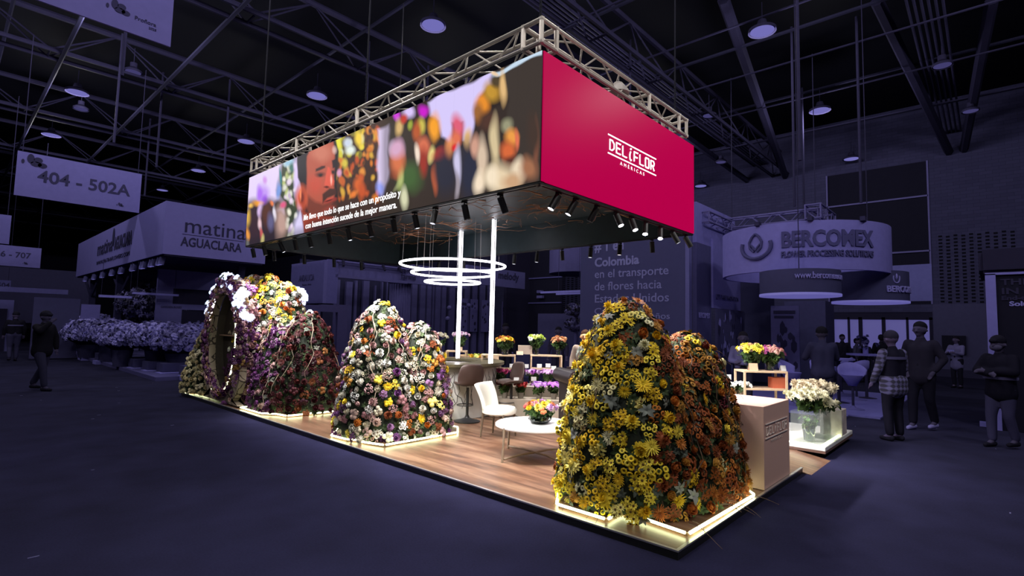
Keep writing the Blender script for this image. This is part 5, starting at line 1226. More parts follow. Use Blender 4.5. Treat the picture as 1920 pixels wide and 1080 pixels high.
for x, y, z in ((-.4, 17.66, 2.27), (.3, 17.66, 2.27), (.4, 17.36, 2.39), (1.4, 17.36, 2.39)):
    tag(MB().cyl((x, y, z), (x, y, 3.34), .006, 4).build('light_wire', M_steel), 'thin wire holding a white tube light above the planters', 'wire', 'tube light wires')
# --- stands seen behind the counter
e = empty('sign_tower', (5.65, 16, 2.3), 0, 'pale sign tower lettered ANDALUCIA with two lamps', 'sign')
at0(MB().box(5.65, 16, 2.3, 5.78, 18.6, 3.86).build('face', bg('tower_face', 60, 57, 102), e), e); at0(MB().box(5.78, 16, 2.3, 6.2, 16.1, 3.9).build('side', M_ban2, e), e); at0(MB().box(5.7, 16.05, 0, 6.1, 18.5, 2.3).build('leg', M_matd, e), e)
at0(wtext('ANDALUCIA', 1.2, .34, 5.64, 17.9, 3.15, '-x', bg('tower_ink', 40, 38, 68), e), e); at0(wtext('flowers - farms', .7, .1, 5.64, 17.6, 2.98, '-x', MATS['tower_ink'], e), e)
fa = empty('farm_fascia', (5.9, 16, 3.27), 0, 'long pale fascia lettered melody farms behind the counter', 'fascia')
at0(MB().box(6.1, 16, 3.27, 9.3, 16.15, 3.38).box(6.1, 16.15, 3.38, 9.3, 16.3, 3.85).box(12.6, 16, 3.55, 16.6, 16.15, 4.4).box(9.3, 16.05, 3.3, 12.6, 16.2, 4.1).build('fascia', bg('fascia_board', 56, 53, 94), fa), fa)
at0(MB().box(6.1, 15.9, 3.84, 9.3, 16, 3.9).build('ledge', M_ban, fa), fa)
at0(text('lettering', 'melody', .42, (8.75, 15.97, 3.76), '-y', M_ink, fa, bold=.008), fa); at0(text('lettering', 'farms', .34, (8.95, 15.97, 3.45), '-y', M_ink, fa, bold=.006), fa); at0(text('lettering', 'melody', .5, (14.6, 15.97, 3.95), '-y', M_ink, fa, bold=.01), fa)
for i, x in enumerate((6.3, 7.1, 8.0, 8.75)):
    o = MB().cyl((0, 0, 0), (.04*(i-1), -.1, -.22), .05, 8).build('fascia_spotlight', M_frame); o.location = (x, 15.85, 3.9); tag(o, 'dark spotlight on the melody farms fascia, %s from the left' % ORD[i], 'spotlight')
M_sl = bg('slat_light', 50, 47, 84); M_sl2 = bg('slat_dark', 26, 25, 46)
bw = empty('slatted_wall', (11, 19, 0), 0, 'tall slatted backdrop wall of the stand behind the counter', 'wall panel')
at0(MB().box(6.3, 19.2, 0, 17.5, 19.3, 4.2).build('backing', M_sl2, bw), bw); mb = MB(); x = 6.4; rs = random.Random(3)
while x < 17.3: w = rs.choice([.06, .12, .25, .3]); mb.box(x, 19.05, 0, x+w, 19.2, 3.3+rs.uniform(0, .3) if x < 10 else 4.1); x += w+rs.choice([.12, .2, .3])
o = at0(mb.build('slats', M_sl, bw), bw)
cl = MB().lathe([(.42, 0), (.42, 3.3), (.5, 3.35), (.75, 3.5), (.8, 3.7), (0, 3.7)], 24).build('fluted_column', bg('column_plaster', 54, 51, 90)); cl.location = (9.6, 16.9, 0); tag(cl, 'thick fluted pale column under the melody farms lettering', 'column')
mb = MB()
for k in range(24): a = 2*PI*k/24; mb.cyl((.42*math.cos(a), .42*math.sin(a), 0), (.42*math.cos(a), .42*math.sin(a), 3.3), .03, 5)
mb.build('flutes', MATS['column_plaster'], cl)
for i, x in enumerate((13.35, 14.0, 14.75, 16.2)):
    p = empty('flower_poster', (x*1.12, 19.0, 1.3), 0, 'narrow pale flower poster, %s of the row behind the light columns' % ORD[i], 'poster'); MB().box(-.02, 0, 0, .5, .03, 1.75).build('sheet', M_ban, p)
    mb = MB(); rr = random.Random(i)
    for k in range(9): mb.ball((rr.uniform(.05, .42), -.004, rr.uniform(.1, 1.6)), rr.uniform(.04, .09), 1, (1, .08, 1.3))
    mb.build('printed_flowers', M_ink, p)
for i, (x, y, z) in enumerate(((10.9, 15.2, 2.35), (12.0, 15.2, 2.5), (11.0, 15.4, 1.9))):
    p = empty('pendant_globe', (x, y, z), 0, 'small glass globe pendant beside the fluted column, %s' % ('upper left', 'right', 'lower')[i], 'pendant'); MB().ball((0, 0, 0), .1, 2).build('globe', M_sl, p, True); MB().cyl((0, 0, .1), (0, 0, 1.8), .006, 4).build('cord', M_steel, p)
ar = MB().box(3.6, 14, .0, 4.55, 14.15, 2.15).box(5.15, 14, 0, 5.5, 14.15, 2.2).box(4.55, 14, 1.95, 5.15, 14.15, 2.18).build('door_frame_wall', bg('frame_board', 46, 43, 78)); tag(ar, 'grey door-frame wall below the sign tower', 'wall panel')
panel(18.0, 18.6, 0, 20, 18.8, 6.2, M_frame, 'dark_partition', 'black partition right of the slatted wall'); 
pp = empty('black_booth', (20, 16.3, 0), 0, 'black open booth with thin pale rails behind the right light column', 'booth')
at0(MB().box(20, 16.2, 0, 20.1, 19.1, 6.3).build('back', bg('booth_black', 17, 16, 30), pp), pp)
for z in (3.0, 4.45): at0(MB().box(19.9, 16.2, z, 20, 19.1, z+.07).build('rail', M_ban2, pp), pp)
at0(MB().box(19.7, 17.4, 3.3, 19.9, 17.8, 3.45).box(19.7, 17.45, 3.6, 19.9, 17.8, 3.75).build('fixture', M_ban, pp), pp)
rd = MB().lathe([(1.2, 0), (1.2, 1.1)], 32).build('round_header', bg('round_pale', 50, 47, 84)); rd.location = (14.6, 11.3, 3.9); MB().cyl((0, 0, 1.1), (0, 0, 6), .02, 6).build('hanger', M_steel, rd); tag(rd, 'pale round hanging header left of the Colombia wall', 'header')
tg = MB().box(13, 9.9, 3.0, 13.1, 12.0, 3.08).box(13, 9.5, 2.92, 13.1, 11.2, 2.99).build('tube_light_pair', M_pal); [MB().cyl((13.04, y, 3.05), (13.04, y, 9.8), .008, 4).build('wire', M_steel, tg) for y in (10.1, 11.1)]; tag(tg, 'pair of pale tube lights left of the Colombia wall', 'light')
for i, z in enumerate((2.3, 1.75)):
    p = empty('hanging_flower_ball', (12.6, 9.9, z), 0, '%s ball of dark and pale flowers left of the Colombia wall' % ('upper', 'lower')[i], 'flower ball'); L = []
    for k in range(70):
        d = rs2.normal(0, 1, 3); d /= np.linalg.norm(d); L.append((proto('pom', tuple([v/E0 for v in (rgb(60, 57, 98) if k % 3 else rgb(24, 22, 40))])), d*np.array((.42, .42, .22)), basis(d[None], np.array([0.]))[0], .09, 1.))
    o = link('blooms', gmesh('blooms', scatter_g(L)), PETAL, p); o['kind'] = 'stuff'
    MB().cyl((0, 0, -z+.02), (0, 0, -.1), .1, 8, r2=.06).build('pedestal', M_sl, p)
panel(13.6, 8.2, 0, 13.7, 12.6, 2.2, bg('grid_panel', 40, 38, 68), 'back_panel', 'grey backdrop panel behind the flower balls')
panel(9.2, 9.3, .0, 9.8, 10.6, .75, bg('grey_cushion', 44, 42, 74), 'bench_seat', 'grey upholstered bench behind the display stands', 'bench')

# --- Colombia wall
M_col = bg('slate_wall', 42, 41, 72, noise=.04); M_coli = bg('slate_lettering', 78, 76, 118)
cw = empty('lettered_wall', (11, 6.7, 0), 0, 'dark slate wall lettered Colombia en el transporte de flores hacia Estados Unidos', 'wall panel')
at0(MB().box(11, 4.9, 0, 11.15, 8.61, 5.6).build('board', M_col, cw), cw); at0(MB().box(10.97, 4.78, 0, 11.15, 4.9, 5.6).build('edge_strip', bg('edge_pale', 60, 58, 100), cw), cw)
for s, w, h, z, bd in (('# 1 en', 1.1, .5, 4.28, .014), ('Colombia', 1.64, .4, 3.78, .014), ('en el transporte', 2.6, .38, 3.40, .003), ('de flores hacia', 2.38, .38, 2.99, .003), ('Estados Unidos', 2.6, .38, 2.59, .003), ('Cargo', 1.0, .3, 2.2, .003)):
    at0(wtext(s, w, h, 10.99, 8.04, z-.12, '-x', M_coli, cw, bd), cw)
at0(wtext('por 10 años', 1.6, .26, 10.99, 7.0, 1.95, '-x', M_coli, cw, .002), cw)
# --- Bercomex stand
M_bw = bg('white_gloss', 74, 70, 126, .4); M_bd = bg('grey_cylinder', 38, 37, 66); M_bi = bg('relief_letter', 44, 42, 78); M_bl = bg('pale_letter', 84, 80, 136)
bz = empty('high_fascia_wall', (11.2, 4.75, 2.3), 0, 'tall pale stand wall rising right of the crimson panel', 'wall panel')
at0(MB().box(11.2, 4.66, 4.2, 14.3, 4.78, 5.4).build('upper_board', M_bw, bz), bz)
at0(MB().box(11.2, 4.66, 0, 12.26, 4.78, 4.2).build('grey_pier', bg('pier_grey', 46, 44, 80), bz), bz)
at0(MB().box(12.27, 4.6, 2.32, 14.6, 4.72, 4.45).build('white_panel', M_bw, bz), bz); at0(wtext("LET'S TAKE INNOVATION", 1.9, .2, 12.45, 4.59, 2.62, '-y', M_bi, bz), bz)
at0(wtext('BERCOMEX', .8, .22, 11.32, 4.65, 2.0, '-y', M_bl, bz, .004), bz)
ph = empty('photo_print', (12.3, 4.48, 0), 0, 'tall photographic print with pale and dark plant shapes below the innovation panel', 'print'); MB().box(0, 0, .0, 2.3, .08, 2.3).build('sheet', bg('print_mid', 44, 42, 74), ph); rr = random.Random(12)
mb = MB(); mb2 = MB()
for k in range(60): x = rr.uniform(.05, 2.2); z = rr.uniform(.4, 2.15); (mb if k % 2 else mb2).ball((x, -.002, z), rr.uniform(.04, .1), 1, (rr.uniform(.5, 1.2), .05, rr.uniform(1, 3.)))
mb.build('printed_dark', M_ink, ph); mb2.build('printed_pale', M_bl, ph)
panel(14.7, 3.6, 0, 14.8, 4.7, 4.0, bg('blue_grey', 36, 35, 62), 'stand_wall', 'dark grey stand wall behind the phone-gazing woman')
ph = empty('photo_banner', (14, 2.68, 0), 0, 'tall banner with a headline and a photographed bouquet behind the plinth bouquets', 'banner'); MB().box(0, 0, 0, .06, .8, 2.45).build('sheet', bg('banner_mid', 58, 55, 96), ph)
mb = MB().box(-.01, .1, 2.2, 0, .72, 2.3).box(-.01, .15, 2.06, 0, .7, 2.14)
for k in range(24): mb.ball((-.002, rr.uniform(.1, .7), rr.uniform(.3, 1.8)), rr.uniform(.05, .1), 1, (.05, rr.uniform(.5, 1), rr.uniform(1, 2.6)))
mb.build('print', M_ink, ph)
panel(17.0, 2.6, 0, 18.3, 3.9, 2.75, bg('kiosk_grey', 50, 48, 84), 'kiosk', 'grey kiosk block behind the cap-wearing man', 'kiosk')
def bend_text(s, size, R_, a0, z, m, par, bold=0, flipz=1, wid=None, tilt=0):
    t = text('lettering', s, size, (0, 0, 0), '-y', m, None, bold=bold, ext=.02, M=Matrix.Identity(4)); k = (wid/t.dimensions.x) if wid else 1
    for v in t.data.vertices:
        a = a0+v.co.x*k/R_; r = R_+v.co.z+.01; v.co = Vector((r*math.cos(a), r*math.sin(a), z+v.co.y))
    t.parent = par; return t
cr = empty('ring_fascia', (11.4, 1.95, 3.05), 0, 'large white hanging ring lettered BERCOMEX FLOWER PROCESSING SOLUTIONS', 'sign ring')
MB().lathe([(1.82, 0), (1.9, 0), (1.9, 1.12), (1.82, 1.12), (1.82, 0)], 64, cap=False).build('ring', M_bw, cr, True)
CA = math.atan2(-1.69-1.95, -3.61-11.4)   # direction towards the aisle
bend_text('BERCOMEX', .5, 1.9, CA-.22, .54, M_bi, cr, .016, wid=1.98); bend_text('FLOWER PROCESSING SOLUTIONS', .19, 1.9, CA-.22, .3, M_bi, cr, .006, wid=1.98)
mb = MB()
for sg, w in ((1, .26), (-1, .26)):
    mb.tube([(1.93*math.cos(CA-.53+a_), 1.93*math.sin(CA-.53+a_), z_) for a_, z_ in ((0, .92), (sg*.05, .84), (sg*.085, .72), (sg*.075, .58), (sg*.02, .48))], .028, 6); mb.tube([(1.93*math.cos(CA-.53+a_), 1.93*math.sin(CA-.53+a_), z_) for a_, z_ in ((0, .52), (sg*.03, .6), (sg*.06, .66))], .022, 6)
mb.tube([(1.93*math.cos(CA-.53+.2*math.sin(t)), 1.93*math.sin(CA-.53+.2*math.sin(t)), .62-.3*math.cos(t)) for t in np.linspace(-1.9, 1.9, 15)], .045, 6)
mb.build('tulip_emblem', M_bi, cr)
for i in range(3):
    a = CA-.5+i*.6; MB().box(-.1, -.05, 1.1, .1, .05, 1.2).build('clip_lamp', M_ink, cr, loc=(1.9*math.cos(a), 1.9*math.sin(a), 0))
for (nm, x, y, z, r, h, txt, lb) in (('drum_lamp', 9.3, 1.5, 2.42, .8, .55, 'www.bercomex.com', 'dark hanging drum lettered www.bercomex.com with a glowing white underside'), ('drum_lamp', 11.9, .58, 2.38, .8, .74, 'BERCOMEX', 'dark hanging drum with tulip mark and pale BERCOMEX lettering, right of the other drum')):
    d = empty(nm, (x, y, z), 0, lb, 'drum sign'); MB().lathe([(r, .02), (r, h)], 48, cap=False).build('drum', M_bd, d, True); MB().lathe([(0, 0), (r+.01, 0), (r+.01, .05)], 48, cap=False).build('diffuser', mat('drum_diffuser', (.1, .1, .2), .4, emit=rgb(88, 84, 150), es=1.), d, True)
    A2 = math.atan2(-1.69-y, -3.61-x)
    if 'www' in txt: bend_text(txt, .2, r, A2-.1, .34, M_bl, d, .001, wid=1.15)
    else:
        bend_text(txt, .2, r, A2+.42, .24, M_bl, d, .006, wid=.95); mb = MB(); c0 = A2+.72
        mb.tube([(1.01*r*math.cos(c0+.1*math.sin(t)), 1.01*r*math.sin(c0+.1*math.sin(t)), .56-.11*math.cos(t)) for t in np.linspace(-2.1, 2.1, 13)], .014, 5); mb.ball((1.01*r*math.cos(c0), 1.01*r*math.sin(c0), .6), .05, 1, (.5, .5, 1.5)); mb.build('tulip_emblem', M_bl, d)
    MB().cyl((0, 0, h-.02), (0, 0, 9.2-h), .01, 4).build('wire', M_steel, d)
e = truss('stand_truss', (13.6, 4.7, 5.1), (13.6, 2.0, 5.1), s=.3, rad=.03, step=.4, label='grey box truss above the BERCOMEX ring'); e2 = truss('stand_truss', (13.3, 2.1, 5.15), (15.2, 2.1, 5.15), s=.4, rad=.03, step=.4, label='short grey truss end piece right above the BERCOMEX ring')
e3 = truss('stand_truss', (11.6, 4.6, 5.0), (13.4, 4.6, 5.0), s=.3, rad=.03, step=.4, label='grey truss end at the left above the BERCOMEX ring')
for q in (e, e2, e3):
    for ch_ in q.children: ch_.data.materials.clear(); ch_.data.materials.append(bg('truss_violet', 62, 58, 100))
for i, (x, y) in enumerate(((13.6, 4.5), (13.6, 2.1))): tag(MB().cyl((x, y, 5.3), (x, y, 10), .012, 5).build('hanging_chain', M_steel), 'chain holding the grey truss, %s end' % ('left', 'right')[i], 'chain')
panel(8.7, -.04+.03, .0, 14.0, 3.3, .03, bg('white_tile', 66, 63, 114), 'raised_floor', 'pale raised floor tiles under the white bar stools', 'floor deck')
panel(8.2, .5, .0, 8.69, 1.6, .025, MATS['white_tile'], 'floor_tile', 'pale floor tile reaching towards the glass display', 'floor deck')
fs = MB().box(0, 0, 0, .06, 1.75, 1.15).build('hanging_screen', bg('pale_screen', 68, 66, 116)); fs.location = (17, -.3, 2.7); tag(fs, 'pale square hanging screen right of the BERCOMEX ring', 'screen')
def wstool(x, y, rz, label, h=.72):
    e = empty('white_bar_stool', (x, y, .03), rz, label, 'bar stool', None); m = bg('white_plastic', 76, 72, 128, .4)
    MB().lathe([(.0, .0), (.21, 0), (.2, .015), (.06, .04), (.03, .08), (0, .08)], 20).build('base', M_ban2, e, True); MB().cyl((0, 0, .05), (0, 0, h-.2), .025, 10).build('column', M_steel, e, True)
    V = []; Q = []; nu = 11
    for j, (zz, w, b0) in enumerate(((h-.22, .05, 0), (h-.05, .15, 0), (h, .2, .0), (h+.1, .24, .02), (h+.26, .25, .03))):
        for i in range(nu):
            a = PI*(.05+.9*i/(nu-1)); V.append((w*math.cos(a), -w*math.sin(a)-b0*0, zz-(.16*(j-2)/2*(1-math.sin(a))**1 if j > 2 else 0)))
    for j in range(4):
        for i in range(nu-1): Q.append((j*nu+i, j*nu+i+1, (j+1)*nu+i+1, (j+1)*nu+i))
    o = link('backrest', gmesh('backrest', G(V, Q), True), m, e); o.modifiers.new('s', 'SOLIDIFY').thickness = .03
    MB().lathe([(0, h-.24), (.06, h-.22), (.17, h-.05), (.19, h), (0, h)], 20, Matrix.Diagonal((1, 1, 1, 1))).build('seat', m, e, True)
for i, (x, y, rz, lb) in enumerate(((9.64, .59, 1.9, 'white tub bar stool nearest the glass display'), (10.2, 1.25, 2.6, 'white tub bar stool behind the nearest one, to its left'), (11.6, .85, -.6, 'white tub bar stool beside the plaid-shirted person'), (12.6, 1.35, .4, 'white tub bar stool at the far white table'), (9.2, 1.65, 3., 'white tub stool partly behind the stand with the wrapped bouquets'))): wstool(x, y, rz, lb)
for i, (x, y, z, r, lb) in enumerate(((10.7, 1.05, 1.02, .34, 'round white high table between the bar stools'), (12.3, .75, 1.1, .42, 'far round white high table with a small flower vase'))):
    e = empty('high_table', (x, y, .03), 0, lb, 'table'); MB().lathe([(0, z-.04), (r, z-.04), (r, z), (0, z)], 28).build('top', M_bw, e, True); MB().cyl((0, 0, .02), (0, 0, z-.04), .035, 10).build('column', M_steel, e); MB().lathe([(0, 0), (.22, 0), (.04, .03), (0, .03)], 20).build('foot', M_steel, e)
v = empty('flower_vase', (12.3, .75, 1.13), 0, 'small pale vase of flowers on the far white table', 'vase'); MB().cyl((0, 0, 0), (0, 0, .16), .06, 12).build('vase', M_bw, v)
L = [(proto('pom', tuple([c/E0 for c in rgb(58, 55, 96)])), (d := rs2.normal(0, .09, 3))+np.array((0, 0, .24)), basis((d+np.array((0, 0, .05)))[None], np.array([0.]))[0], .06, 1.) for k in range(14)]; o = link('blooms', gmesh('blooms', scatter_g(L)), PETAL, v); o['kind'] = 'stuff'
# wall screen and right-hand sign box
panel(24.18, -.8, .92, 24.26, -.06, 1.67, bg('screen_black', 16, 15, 28), 'wall_screen', 'black screen on the brick wall behind the woman in the white coat', 'screen')
rb = empty('sign_box', (9.1, -2.6, 0), 0, 'tall black sign box with pale left edge, cut off by the right frame edge', 'sign')
at0(MB().box(9.05, -5, 0, 9.6, -1.72, 2.72).build('black_face', bg('sign_black', 15, 14, 27, .4), rb), rb); at0(MB().box(9.0, -1.72, 0, 9.6, -1.58, 2.74).build('pale_edge', M_bw, rb), rb); at0(MB().box(9.0, -5, 2.72, 9.04, -1.58, 2.76).build('pale_rim', M_bw, rb), rb)
at0(MB().box(9.1, -5, 2.76, 11.5, -1.5, 3.2).bevel(.06, 2).build('cap', M_frame, rb), rb)
for s, w, z, h, m_ in (('THE WORLD', 1.2, 2.6, .15, M_steel), ('IN MOTION', 1.22, 2.44, .15, M_steel), ('End-to-End', .62, 2.335, .1, M_steel)): at0(wtext(s, w, h, 9.04, -1.78, z-.06, '-x', m_, rb, .004), rb)
at0(wtext('Solutions', .52, .11, 9.04, -1.88, 2.17, '-x', M_bl, rb, .004), rb)
panel(9.3, -1.56, 0, 9.45, -1.42, .08, M_pal, 'floor_socket_box', 'small white box on the carpet at the foot of the black sign box', 'box')
# ------------------------------------------------------------------ people
def cap_union(segs, voxel, name, it=9):
    mb = MB()
    for p, q, r1, r2 in segs:
        p = Vector(p); q = Vector(q); d = q-p; L_ = d.length
        if L_ < 1e-5: mb.ball(p, r1, 2); continue
        mb.ball(p, r1, 2); mb.ball(q, r2, 2); mb.tube([p, q], r1, 16, r2=r2)
    me = bpy.data.meshes.new(name); mb.bm.to_mesh(me); mb.bm.free()
    o = bpy.data.objects.new(name, me); COL.objects.link(o)
    rm = o.modifiers.new('r', 'REMESH'); rm.mode = 'VOXEL'; rm.voxel_size = voxel; rm.use_smooth_shade = True
    sm = o.modifiers.new('s', 'SMOOTH'); sm.factor = .5; sm.iterations = it
    dg = bpy.context.evaluated_depsgraph_get(); dg.update(); m2 = bpy.data.meshes.new_from_object(o.evaluated_get(dg)); m2.name = name
    bpy.data.objects.remove(o); return m2
def person(loc, rz, H, label, top=(24, 22, 38), legs=(18, 17, 30), skin=(58, 50, 78), hair=(14, 13, 22), shoe=(16, 15, 26), arms=None, step=0., lean=0., headturn=0., coat=.0, hat=None, mask=False, stripe=None, hips=None, plaid=False, sleeve=None, bulk=1., long_hair=False, tie=None, vox=.014, hold=None, seat=False, shoe_stripes=False):
    s = H/1.75; e = empty('person', loc, rz, label, 'person'); V3 = lambda x, y, z: Vector((x*s, y*s, z*s))
    M_sk = bg('skin_%d_%d_%d' % skin, *skin); M_tp = bg('cloth_%d_%d_%d' % top, *top); M_lg = bg('cloth_%d_%d_%d' % legs, *legs); M_hr = bg('cloth_%d_%d_%d' % hair, *hair); M_sh = bg('cloth_%d_%d_%d' % shoe, *shoe)
    ln = lambda z: lean*max(0, z-.95)
    pel = V3(0, 0, .95); che = V3(0, ln(1.3), 1.3); nk = V3(0, ln(1.48), 1.48); hd = V3(0, ln(1.6)+.02, 1.635)
    body = [(pel+V3(sx*.04, 0, 0), che+V3(sx*.05, 0, 0), .085*s, .09*s) for sx in (-1, 1)]+[(pel, che, .09*s, .09*s), (che, nk-V3(0, 0, .04), .09*s, .06*s), (nk-V3(0, 0, .05), hd, .055*s, .055*s), (hd+V3(0, -.01, .015), hd+V3(0, .012, .0), .098*s, .092*s), (hd+V3(0, .02, -.05), hd+V3(0, .035, -.075), .062*s, .045*s), (hd+V3(0, .1, -.01), hd+V3(0, .115, -.03), .012*s, .017*s)]
    for sx in (-1, 1): body.append((hd+V3(sx*.092, 0, .0), hd+V3(sx*.098, -.01, -.02), .016*s, .02*s)); body.append((hd+V3(sx*.035, .085, .025), hd+V3(sx*.02, .088, .025), .014*s, .014*s))
    trz = []; shs = []
    for sx in (-1, 1):
        hip = V3(sx*.095, 0, .92); st = step*sx; kn = V3(sx*.1, st*.45+.03+(.02 if st else 0), .5); an = V3(sx*.1, st-.03*(st < 0), .09+(.03 if st < 0 else 0))
        if seat: kn = V3(sx*.12, .42, .52); an = V3(sx*.12, .4, .09); 
        body += [(hip, kn, .085*s, .058*s), (kn, an, .055*s, .04*s)]
        trz += [(hip, kn, .1*s*bulk, .075*s), (kn, an+V3(0, 0, .04), .075*s, .062*s)]
        shs.append((an+V3(0, -.03, -.045), an+V3(0, .15, -.058), .045*s, .036*s)); body.append((an, an+V3(0, .1, -.05), .04*s, .03*s))
    trz += [(V3(-.07, 0, .95), V3(.07, 0, .95), .125*s, .125*s), (V3(0, 0, .98), V3(0, 0, 1.04), .13*s, .13*s)]
    A = arms or (((-.26, .0, 1.18), (-.27, .08, .93)), ((.26, .0, 1.18), (.27, .08, .93)))
    jk = [(V3(-.06, ln(1.02), 1.02), V3(-.065, ln(1.3), 1.32), .115*s*bulk, .12*s*bulk), (V3(.06, ln(1.02), 1.02), V3(.065, ln(1.3), 1.32), .115*s*bulk, .12*s*bulk), (V3(-.06, ln(1.3), 1.3), V3(-.15, ln(1.4), 1.4), .11*s*bulk, .068*s*bulk), (V3(.06, ln(1.3), 1.3), V3(.15, ln(1.4), 1.4), .11*s*bulk, .068*s*bulk), (V3(0, ln(1.4), 1.4), nk, .1*s, .07*s)]
    if coat: jk += [(V3(-.06, 0, 1.02), V3(-.07, -.0, 1-coat), .115*s*bulk, .125*s*bulk), (V3(.06, 0, 1.02), V3(.07, -.0, 1-coat), .115*s*bulk, .125*s*bulk), (V3(0, 0, 1.), V3(0, 0, 1-coat), .14*s, .15*s)]
    slv = []
    for sx, (el, ha) in zip((-1, 1), A):
        sh = V3(sx*.19, ln(1.42), 1.41); el = V3(*el); ha = V3(*ha)
        body += [(sh, el, .055*s, .042*s), (el, ha, .042*s, .028*s)]
        slv += [(sh, el, .066*s*bulk, .056*s*bulk), (el, el.lerp(ha, .88), .058*s*bulk, .045*s*bulk)]
        d = (ha-el).normalized(); side = d.cross(Vector((0, 1, .3))).normalized(); 
        body.append((ha, ha+d*.06*s, .032*s, .034*s))
        for k in range(4): b0 = ha+d*.075*s+side*(k-1.5)*.02*s; bend = Vector((0, .01, -.008))*s; body.append((b0, b0+d*(.05, .06, .055, .042)[k]*s+bend, .0095*s, .008*s))
        tb_ = ha+d*.02*s+side*.032*s*(-sx); body.append((tb_, tb_+(d*.7-side*sx*.7)*.045*s, .011*s, .009*s))
    me = cap_union(body, vox*s, 'body', 2); link('body', me, M_sk, e)
    link('trousers', cap_union(trz, .018*s, 'trousers'), M_lg, e)
    tm = M_tp
    link('jacket', cap_union(jk+([] if sleeve else slv), .018*s, 'jacket'), tm, e)
    if sleeve: link('sleeves', cap_union(slv, .018*s, 'sleeves'), sleeve, e)
    for a in shs: link('shoe', cap_union([a], .012*s, 'shoe'), M_sh, e)
    if hips: link('shirt_hem', cap_union([(V3(-.06, 0, .84), V3(.06, 0, .84), .165*s, .165*s), (V3(-.06, 0, .95), V3(.06, 0, .95), .165*s, .165*s)], .018*s, 'shirt_hem'), hips, e)
    if hat: link('cap', cap_union([(hd+V3(0, -.01, .045), hd+V3(0, 0, .05), .106*s, .106*s)]+([(hd+V3(-.03, .1, .05), hd+V3(.03, .1, .05), .035*s, .035*s)] if hat[0] == 'brim' else []), .014*s, 'cap'), bg('cloth_%d_%d_%d' % hat[1], *hat[1]), e)
    else: link('hair', cap_union([(hd+V3(0, -.03, .04), hd+V3(0, -.01, .05), .1*s, .098*s)]+([(hd+V3(0, -.05, 0), hd+V3(0, -.05, -.2), .085*s, .07*s)] if long_hair else [(hd+V3(0, -.05, 0), hd+V3(0, -.05, -.03), .075*s, .07*s)]), .014*s, 'hair'), M_hr, e)
    if mask: link('face_mask', cap_union([(hd+V3(-.03, .05, -.05), hd+V3(.03, .05, -.05), .06*s, .06*s)], .014*s, 'face_mask'), bg('mask_grey', 46, 43, 66), e)
    for sx in (-1, 1): MB().ball(hd+V3(sx*.034, .092, .012), .011*s, 1).build('eye', M_ink, e)
    if stripe:
        z, c = stripe; link('reflective_band', cap_union([], 1, 'x') if False else None, None, e) if False else MB().lathe([(.183*s*bulk, (z-.022)*s), (.186*s*bulk, z*s), (.183*s*bulk, (z+.022)*s)], 24, Matrix.Translation((0, ln(z)*s, 0)) @ Matrix.Diagonal((1.06, .76, 1, 1)), cap=False).build('reflective_band', bg('band_%d' % c[0], *c), e, True)
    if hold == 'pad': MB().box(-.1*s, .3*s, 1.18*s, .1*s, .32*s, 1.3*s).build('paper', M_pal, e)
    return e
def plaid_mat():
    m = bpy.data.materials.new('plaid_flannel'); m.use_nodes = True; nt = m.node_tree; N = nt.nodes; L = nt.links; b = N['Principled BSDF']; tc = N.new('ShaderNodeTexCoord')
    vals = []
    for ax in ('X', 'Z'):
        w = N.new('ShaderNodeTexWave'); w.wave_type = 'BANDS'; w.bands_direction = ax; w.inputs['Scale'].default_value = 4.5; L.new(tc.outputs['Object'], w.inputs['Vector']); vals.append(w)
    mx = N.new('ShaderNodeMix'); mx.data_type = 'FLOAT'; mx.inputs[0].default_value = .5; L.new(vals[0].outputs['Fac'], mx.inputs[2]); L.new(vals[1].outputs['Fac'], mx.inputs[3])
    cr_ = N.new('ShaderNodeValToRGB'); cr_.color_ramp.elements[0].color = (*[v/E0 for v in rgb(26, 24, 42)], 1); cr_.color_ramp.elements[1].color = (*[v/E0 for v in rgb(66, 63, 100)], 1); cr_.color_ramp.elements[0].position = .35; cr_.color_ramp.elements[1].position = .7
    L.new(mx.outputs[0], cr_.inputs[0]); L.new(cr_.outputs[0], b.inputs['Base Color']); b.inputs['Roughness'].default_value = .9; return m
MP = plaid_mat()
person((6.42, -.5, 0), -.6, 1.66, 'person in beanie, dark vest with reflective band over a plaid shirt, seen from behind', top=(16, 15, 28), legs=(14, 13, 24), hat=('beanie', (30, 28, 44)), stripe=(1.33, (50, 47, 78)), hips=MP, sleeve=MP, bulk=1.15, arms=(((-.27, .02, 1.15), (-.24, .16, .92)), ((.27, .04, 1.15), (.22, .2, 1.0))))
person((8.0, -.72, 0), 1.2, 1.84, 'tall man in dark jacket and pale shoes talking, hands in pockets', top=(22, 20, 34), legs=(14, 13, 25), skin=(42, 38, 60), shoe=(78, 74, 120), step=.1, coat=.16, bulk=1.05, arms=(((-.3, -.05, 1.16), (-.2, .06, .95)), ((.3, -.05, 1.16), (.2, .06, .95))))
person((7.1, -1.72, 0), .95, 1.62, 'masked guard in dark jacket and jeans with folded arms at the right edge', top=(13, 12, 24), legs=(38, 36, 62), skin=(44, 40, 62), hat=('brim', (14, 13, 24)), mask=True, coat=.16, bulk=1.2, stripe=(1.1, (60, 57, 92)), step=.08, arms=(((-.27, .1, 1.2), (.05, .24, 1.2)), ((.27, .1, 1.2), (-.05, .26, 1.16))))
person((18.4, -.75, 0), 1.1, 1.62, 'woman in a long pale coat reading by the wall screen', top=(66, 62, 100), legs=(18, 17, 30), coat=.28, hair=(16, 14, 24), hold='pad', arms=(((-.24, .12, 1.16), (-.1, .3, 1.2)), ((.24, .12, 1.16), (.1, .3, 1.2))))
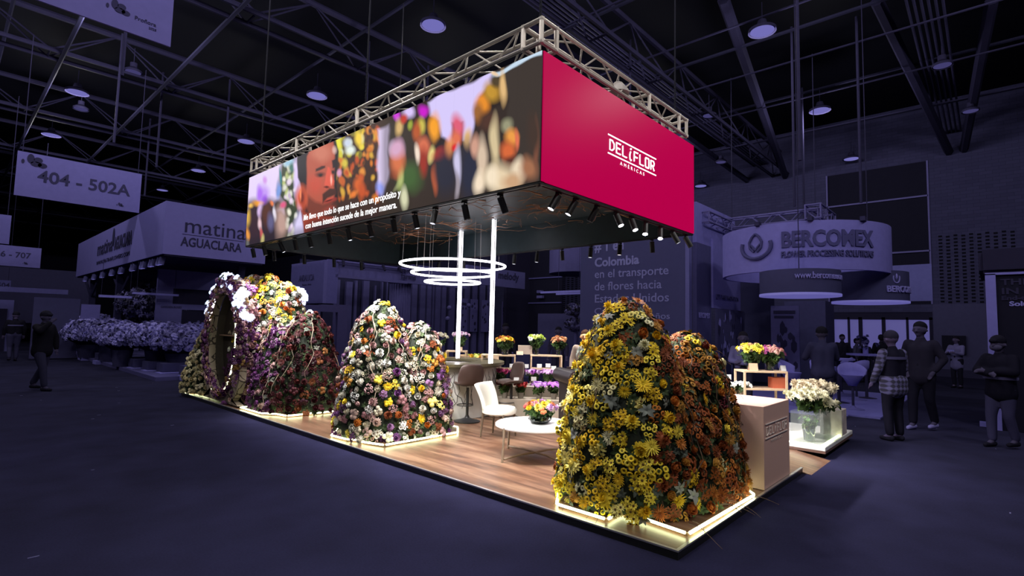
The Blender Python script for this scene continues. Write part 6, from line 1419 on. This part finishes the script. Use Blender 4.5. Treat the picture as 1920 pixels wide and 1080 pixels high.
person((-2.02, 13.6, 0), -2.4, 1.7, 'person in black hooded jacket striding along the left aisle with a raised arm', top=(11, 10, 18), legs=(26, 25, 44), skin=(40, 36, 58), hair=(13, 12, 20), step=.2, coat=.14, bulk=1.2, hat=('brim', (16, 15, 26)), arms=(((-.3, .02, 1.18), (-.3, .06, .9)), ((.28, .16, 1.32), (.12, .25, 1.52))))
person((-1.72, 23.9, 0), .1, 1.72, 'guard with two reflective stripes across the back at the left edge', top=(13, 12, 22), legs=(34, 32, 56), stripe=(1.28, (56, 53, 88)), bulk=1.2, step=.06, hat=('beanie', (15, 14, 24)))
person((-2.55, 24.8, 0), .3, 1.66, 'person in grey hooded top cut by the left frame edge', top=(30, 28, 48), legs=(24, 22, 40), hair=(20, 18, 30))
person((7.65, .72, 0), -1.0, 1.72, 'man in black cap and navy sweater standing behind the glass display', top=(28, 27, 50), legs=(20, 19, 36), hat=('brim', (13, 12, 20)), coat=.1, bulk=1.15, skin=(38, 34, 54), arms=(((-.28, .08, 1.18), (-.2, .3, 1.15)), ((.28, .1, 1.18), (.1, .3, 1.2))))
person((6.9, 1.9, 0), 1.9, 1.6, 'woman with long dark hair and folded arms behind the wrapped bouquets', top=(46, 43, 72), legs=(16, 15, 26), hair=(15, 13, 22), long_hair=True, skin=(40, 36, 56), arms=(((-.25, .1, 1.16), (.05, .22, 1.14)), ((.25, .1, 1.16), (-.05, .24, 1.1))))
person((3.95, 3.52, .067), 2.1, 1.5, 'person in a lit striped top partly hidden behind the yellow mound', top=(96, 84, 80), legs=(20, 18, 24), skin=(150, 110, 84), hair=(40, 26, 20))
person((6.6, 7.9, 0), 2.6, 1.68, 'dark-clothed person standing behind the yellow-orange bouquet', top=(14, 13, 24), legs=(14, 13, 24), skin=(30, 27, 44), hair=(12, 11, 18), bulk=1.15)
person((7.6, 6.9, 0), 2.0, 1.62, 'small dim person left of the lime and white bouquet', top=(26, 24, 42), legs=(22, 20, 36), skin=(44, 40, 62))
for i, (x, y, h, tp, lb) in enumerate(((17.4, 2.2, 1.6, (18, 17, 30), 'distant seated visitor at the left window'), (17.8, 1.85, 1.48, (40, 38, 62), 'distant visitor in grey at the window'), (17.9, 1.6, 1.45, (14, 13, 24), 'distant visitor in black beside the window pillar'), (18.2, 1.2, 1.62, (15, 14, 25), 'distant tall visitor in black before the right window'))):
    person((x, y, 0), 2+i, h, lb, top=tp, vox=.03)
